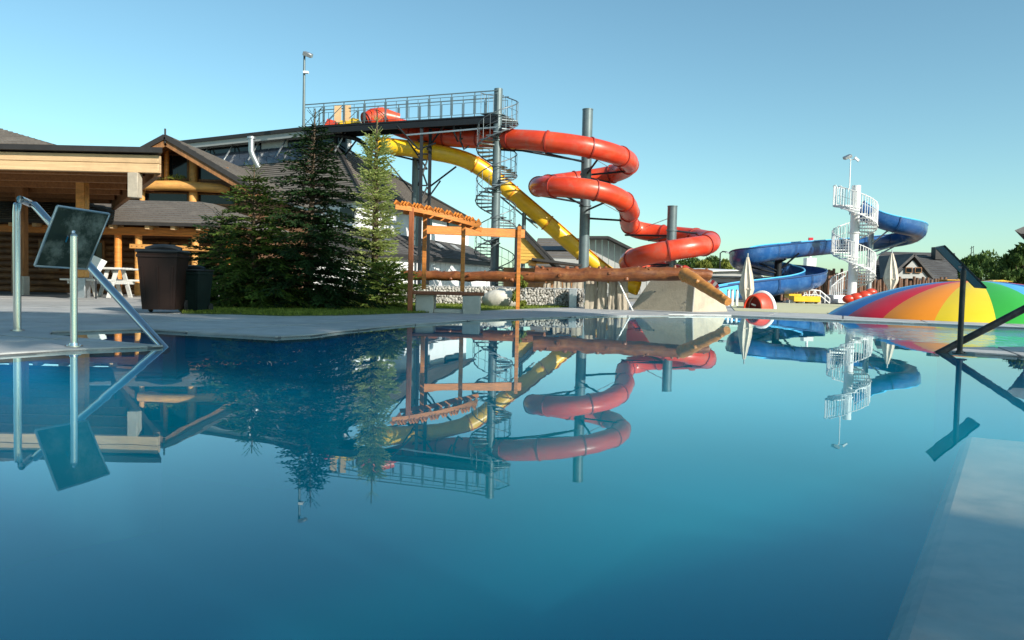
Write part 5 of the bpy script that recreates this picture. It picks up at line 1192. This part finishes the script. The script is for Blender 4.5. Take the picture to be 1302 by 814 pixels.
# dark roof further along (seen mirrored)
# ------------------------------------------------------------------ play area behind the far edge
t = thing('yellow_bench_block', 'long yellow bench in front of the palisade and white railing', 'bench', gr(1020, 40)); 
for x0, x1, y0, y1, d, m in ((1006, 1040, 377, 383.5, 38, yellow), (1000, 1016, 374, 379, 40, yellow)):
    q0, q1 = pt(x0, y1, d), pt(x1, y0, d); b = MB(); b.box(((q0.x + q1.x) / 2, d, (q0.z + q1.z) / 2), (q1.x - q0.x, .7, max(.2, q1.z - q0.z)), bevel=.02); b.build('seat', m, t)
for px in (1004, 1016, 1028, 1040):
    q = gr(px, 38); b = MB(); b.box(q + V((0, 0, .08)), (.18, .4, .16)); b.build('leg', concrete, t)
t = thing('ramp_railing', 'white tubular railing with sloping ramp beside the tower foot', 'railing', gr(1035, 41.5)); d = 41.5
tops = [(1016, 374), (1023, 369), (1036, 369), (1043, 370), (1055, 380)]
b = MB(); b.tube([pt(x, y, d) for x, y in tops], .035, 8); b.build('top_rail', white_p, t)
b = MB(); b.tube([pt(x, y + 6, d) for x, y in tops], .025, 8); b.build('mid_rail', white_p, t)
for x, y in tops + [(1029, 369), (1049, 375)]:
    q = pt(x, y, d); b = MB(); b.cyl(q, V((q.x, q.y, 0)), .03, n=8); b.build('post', white_p, t)
for a_p, c_p in (((1023, 369), (1030, 382)), ((1036, 369), (1029, 382)), ((1036, 369), (1043, 382))):
    b = MB(); b.tube([pt(*a_p, d), pt(*c_p, d)], .02, 6); b.build('brace', white_p, t)
t = thing('white_ramp_block', 'white stepped plinth at the foot of the white tower', 'plinth', gr(1070, 43))
q0, q1 = pt(1056, 395, 42.6), pt(1092, 380, 42.6); b = MB(); b.box(((q0.x + q1.x) / 2, 43.6, .22), (q1.x - q0.x, 2.6, .44), bevel=.03); b.build('plinth', white_p, t)
b = MB(); b.box(((q0.x + q1.x) / 2, 42.0, .12), (q1.x - q0.x, .6, .24), bevel=.03); b.build('step', white_p, t)
for k in range(7):
    q = pt(1058 + k * 2.4, 372 - k * 1.2 + 12, 42.2); b = MB(); b.cyl(V((q.x, 42.4, .44)), V((q.x, 42.4, .44 + .5 + k * .09)), .02, n=6); b.build('baluster', white_p, t)
b = MB(); b.tube([V((pt(1057, 380, 42.4).x, 42.4, .9)), V((pt(1064, 380, 42.4).x, 42.4, 1.2)), V((pt(1074, 380, 42.4).x, 42.4, 1.5))], .03, 8); b.build('handrail', white_p, t)
# red inflatable by the tower
rn = random.Random(5); q = gr(1092, 40.5); b = MB()
for dx, r, z in ((-.5, .28, .25), (-.1, .33, .32), (.32, .36, .42), (.62, .26, .62)): b.ico(q + V((dx, 0, z)), r, 3, (1.2, .8, .8))
t = thing('red_play_figure', 'low rounded red play equipment at the foot of the pale column', 'play equipment', q); b.build('body', red, t); b = MB(); b.cyl(q, q + V((0, 0, .2)), .2, n=12); b.build('foot', steel_d, t)
# striped red and white mouth behind the short log
t = thing('striped_canopy', 'small red and white striped awning behind the log ends', 'awning', gr(903, 30)); d = 30
for k in range(9):
    a0 = math.pi * k / 9; a1 = math.pi * (k + 1) / 9; cxp = pt(903, 368, d); vs = []
    for yy, rs in ((0, .36), (.5, .30)):
        for a in (a0, (a0 + a1) / 2, a1): vs.append(V((cxp.x + math.cos(a) * rs, d + yy, .55 + math.sin(a) * rs * 1.1 - yy * .3)))
    b = MB(); b.add(vs, [(0, 1, 4, 3), (1, 2, 5, 4)]); b.build('stripe', pv['red'] if k % 2 else white_p, t)
for s in (-1, 1):
    b = MB(); b.cyl(V((cxp.x + s * .35, d, 0)), V((cxp.x + s * .35, d, .57)), .03, n=8); b.build('post', white_p, t)
# white tent hall behind
t = thing('white_tent_hall', 'white curved tent hall behind the blue slide', 'tent', gr(930, 62)); d = 60
pr = [(880, 352), (895, 347), (915, 346), (940, 345.5), (958, 347), (968, 352), (974, 362)]
P = [gr(880, d)] + [pt(x, y, d) for x, y in pr] + [gr(976, d)]
b = MB(); b.prism(P, (0, .3, 0)); b.build('end_wall', corr, t)
for k in range(len(P) - 1):
    b = MB(); off = V((-1.2, 7, .3)); b.prism([P[k] + V((0, -.3, .05)), P[k + 1] + V((0, -.3, .05)), P[k + 1] + off, P[k] + off], (0, 0, .08)); b.build('canvas_panel', white_p, t)
t = thing('white_kiosk', 'small white kiosk wall under the blue flume', 'kiosk', gr(970, 47)); q0, q1 = gr(905, 47), gr(982, 47)
b = MB(); b.box(((q0.x + q1.x) / 2, 48, .65), (q1.x - q0.x, 1.6, 1.3), bevel=.03); b.build('wall', white_wall, t)
b = MB(); b.box(((q0.x + q1.x) / 2, 47.9, 1.36), (q1.x - q0.x + .3, 2.0, .1), bevel=.02); b.build('roof', galv, t)
for k in range(3):
    x = q0.x + (k + .6) * (q1.x - q0.x) / 3.4; b = MB(); b.box((x, 47.17, .75), (.6, .06, .5)); b.build('window', glass_d, t)
# little posts by the flume run-out
for k, px in enumerate((926, 931, 937)):
    q = gr(px, 27 + k * .2); b = MB(); b.cyl(q, q + V((0, 0, .55)), .05, .045, n=10); t = thing('bollard', ['leftmost of three pale bollards right of the golden log tip', 'middle of three pale bollards right of the golden log tip', 'rightmost of three pale bollards right of the golden log tip'][k], 'bollard', q, 'pale bollards by the pool edge'); b.build('shaft', white_p, t); b = MB(); b.ico(q + V((0, 0, .55)), .05, 2); b.build('cap', galv, t)
# camera on small white cabin behind the flume (pole with box)
o = gr(1028, 58); t = thing('water_tower_mast', 'small white mast with a red lamp rising behind the blue slide', 'mast', o)
b = MB(); b.cyl(o, V((o.x, o.y, pt(1028, 305, 58).z)), .10, n=8); b.build('pole', white_p, t); b = MB(); b.box(V((o.x, o.y, pt(1028, 304, 58).z)), (.30, .2, .2)); b.build('lamp', pv['red'], t)
b = MB(); b.box(V((o.x, o.y, pt(1028, 336, 58).z)), (.7, .7, .9)); b.build('cabin', white_p, t)
o = gr(914, 70); t = thing('street_lamp', 'distant street lamp with curved head above the far trees', 'lamp', o); b = MB(); z_ = pt(914, 322, 70).z
b.tube([o, V((o.x, o.y, z_)), V((o.x + .2, o.y, z_ + .15)), V((o.x + .6, o.y, z_ + .12))], .06, 8); b.build('pole', steel_d, t); b = MB(); b.box(V((o.x + .65, o.y, z_ + .08)), (.4, .2, .12), bevel=.02); b.build('lamp_head', galv, t)
o = gr(1233, 95); t = thing('lattice_mast', 'thin distant lattice mast above the trees on the right', 'mast', o); zt = pt(1233, 313, 95).z
for s in ((-1, -1), (1, -1), (0, 1)):
    b = MB(); b.cyl(o + V((s[0] * .3, s[1] * .3, 0)), V((o.x + s[0] * .1, o.y + s[1] * .1, zt)), .035, n=5); b.build('leg', steel_d, t)
for k in range(10):
    b = MB(); z_ = zt * (k + .5) / 10; b.cyl(V((o.x - .25, o.y, z_)), V((o.x + .25, o.y, z_ + .3)), .025, n=4); b.build('cross_bar', steel_d, t)

# ------------------------------------------------------------------ far trees
for i, (px, d, yt, w_, lab) in enumerate([
    (1252, 70, 322, 2.6, 'round green tree behind the dark signboard'), (1288, 62, 316, 2.4, 'dark green tree beside the timber lodge'), (1300, 50, 312, 1.8, 'tall leafy tree touching the right edge'),
    (1232, 74, 326, 2.0, 'smaller green tree left of the round green tree'), (1275, 78, 334, 1.8, 'low tree between the two far play houses'),
    (1018, 70, 348, 1.8, 'low round tree behind the lower blue loop'), (1062, 66, 350, 1.6, 'green bush-like tree left of the white tower'),
    (868, 90, 332, 2.0, 'pale distant tree right of the lower red loop'), (880, 92, 327, 2.2, 'taller distant tree left of the far street lamp'), (893, 88, 330, 1.9, 'distant tree behind the far street lamp'),
    (905, 90, 328, 2.0, 'distant tree just right of the far street lamp'), (922, 86, 331, 2.2, 'distant yellowish tree beside the blue slide'), (858, 95, 338, 2.0, 'lowest distant tree behind the shorter column')]):
    H = pt(px, yt, d).z; broadleaf('tree', lab, gr(px, d), H, w_, leaf_y if i in (11, 9) else leaf_m, 60 + i, 2600, .2, 'trees beyond the park', .12, 22)
broadleaf('tree', 'green tree growing behind the tall grey column', gr(750, 48), pt(750, 325, 48).z, 1.0, leaf_y, 90, 1800, .12, None, .1, 18)
# tall trees behind the camera, on the right of the pool: they shade the near deck; the last is added to darken the pool water
for i, (x, y, H, w_, n_l, lab) in enumerate([(16.5, -6.3, 16.8, 2.9, 8500, 'tall broadleaf tree beside the right side of the pool'), (19.4, -4.4, 16.4, 2.8, 8500, 'tall broadleaf tree farthest from the pool in the row on the right'), (14.2, -9.6, 15.6, 2.5, 5600, 'slender broadleaf tree nearest the back corner of the pool'), (16.8, -15.2, 14.2, 2.5, 5600, 'unseen broadleaf tree added at the back to shade the pool water')]):
    broadleaf('tree', lab, (x, y, 0), H, w_, leaf_m, 120 + i, n_l, .22, 'trees shading the near deck', (.66, .66, .74, .62)[i], 46)
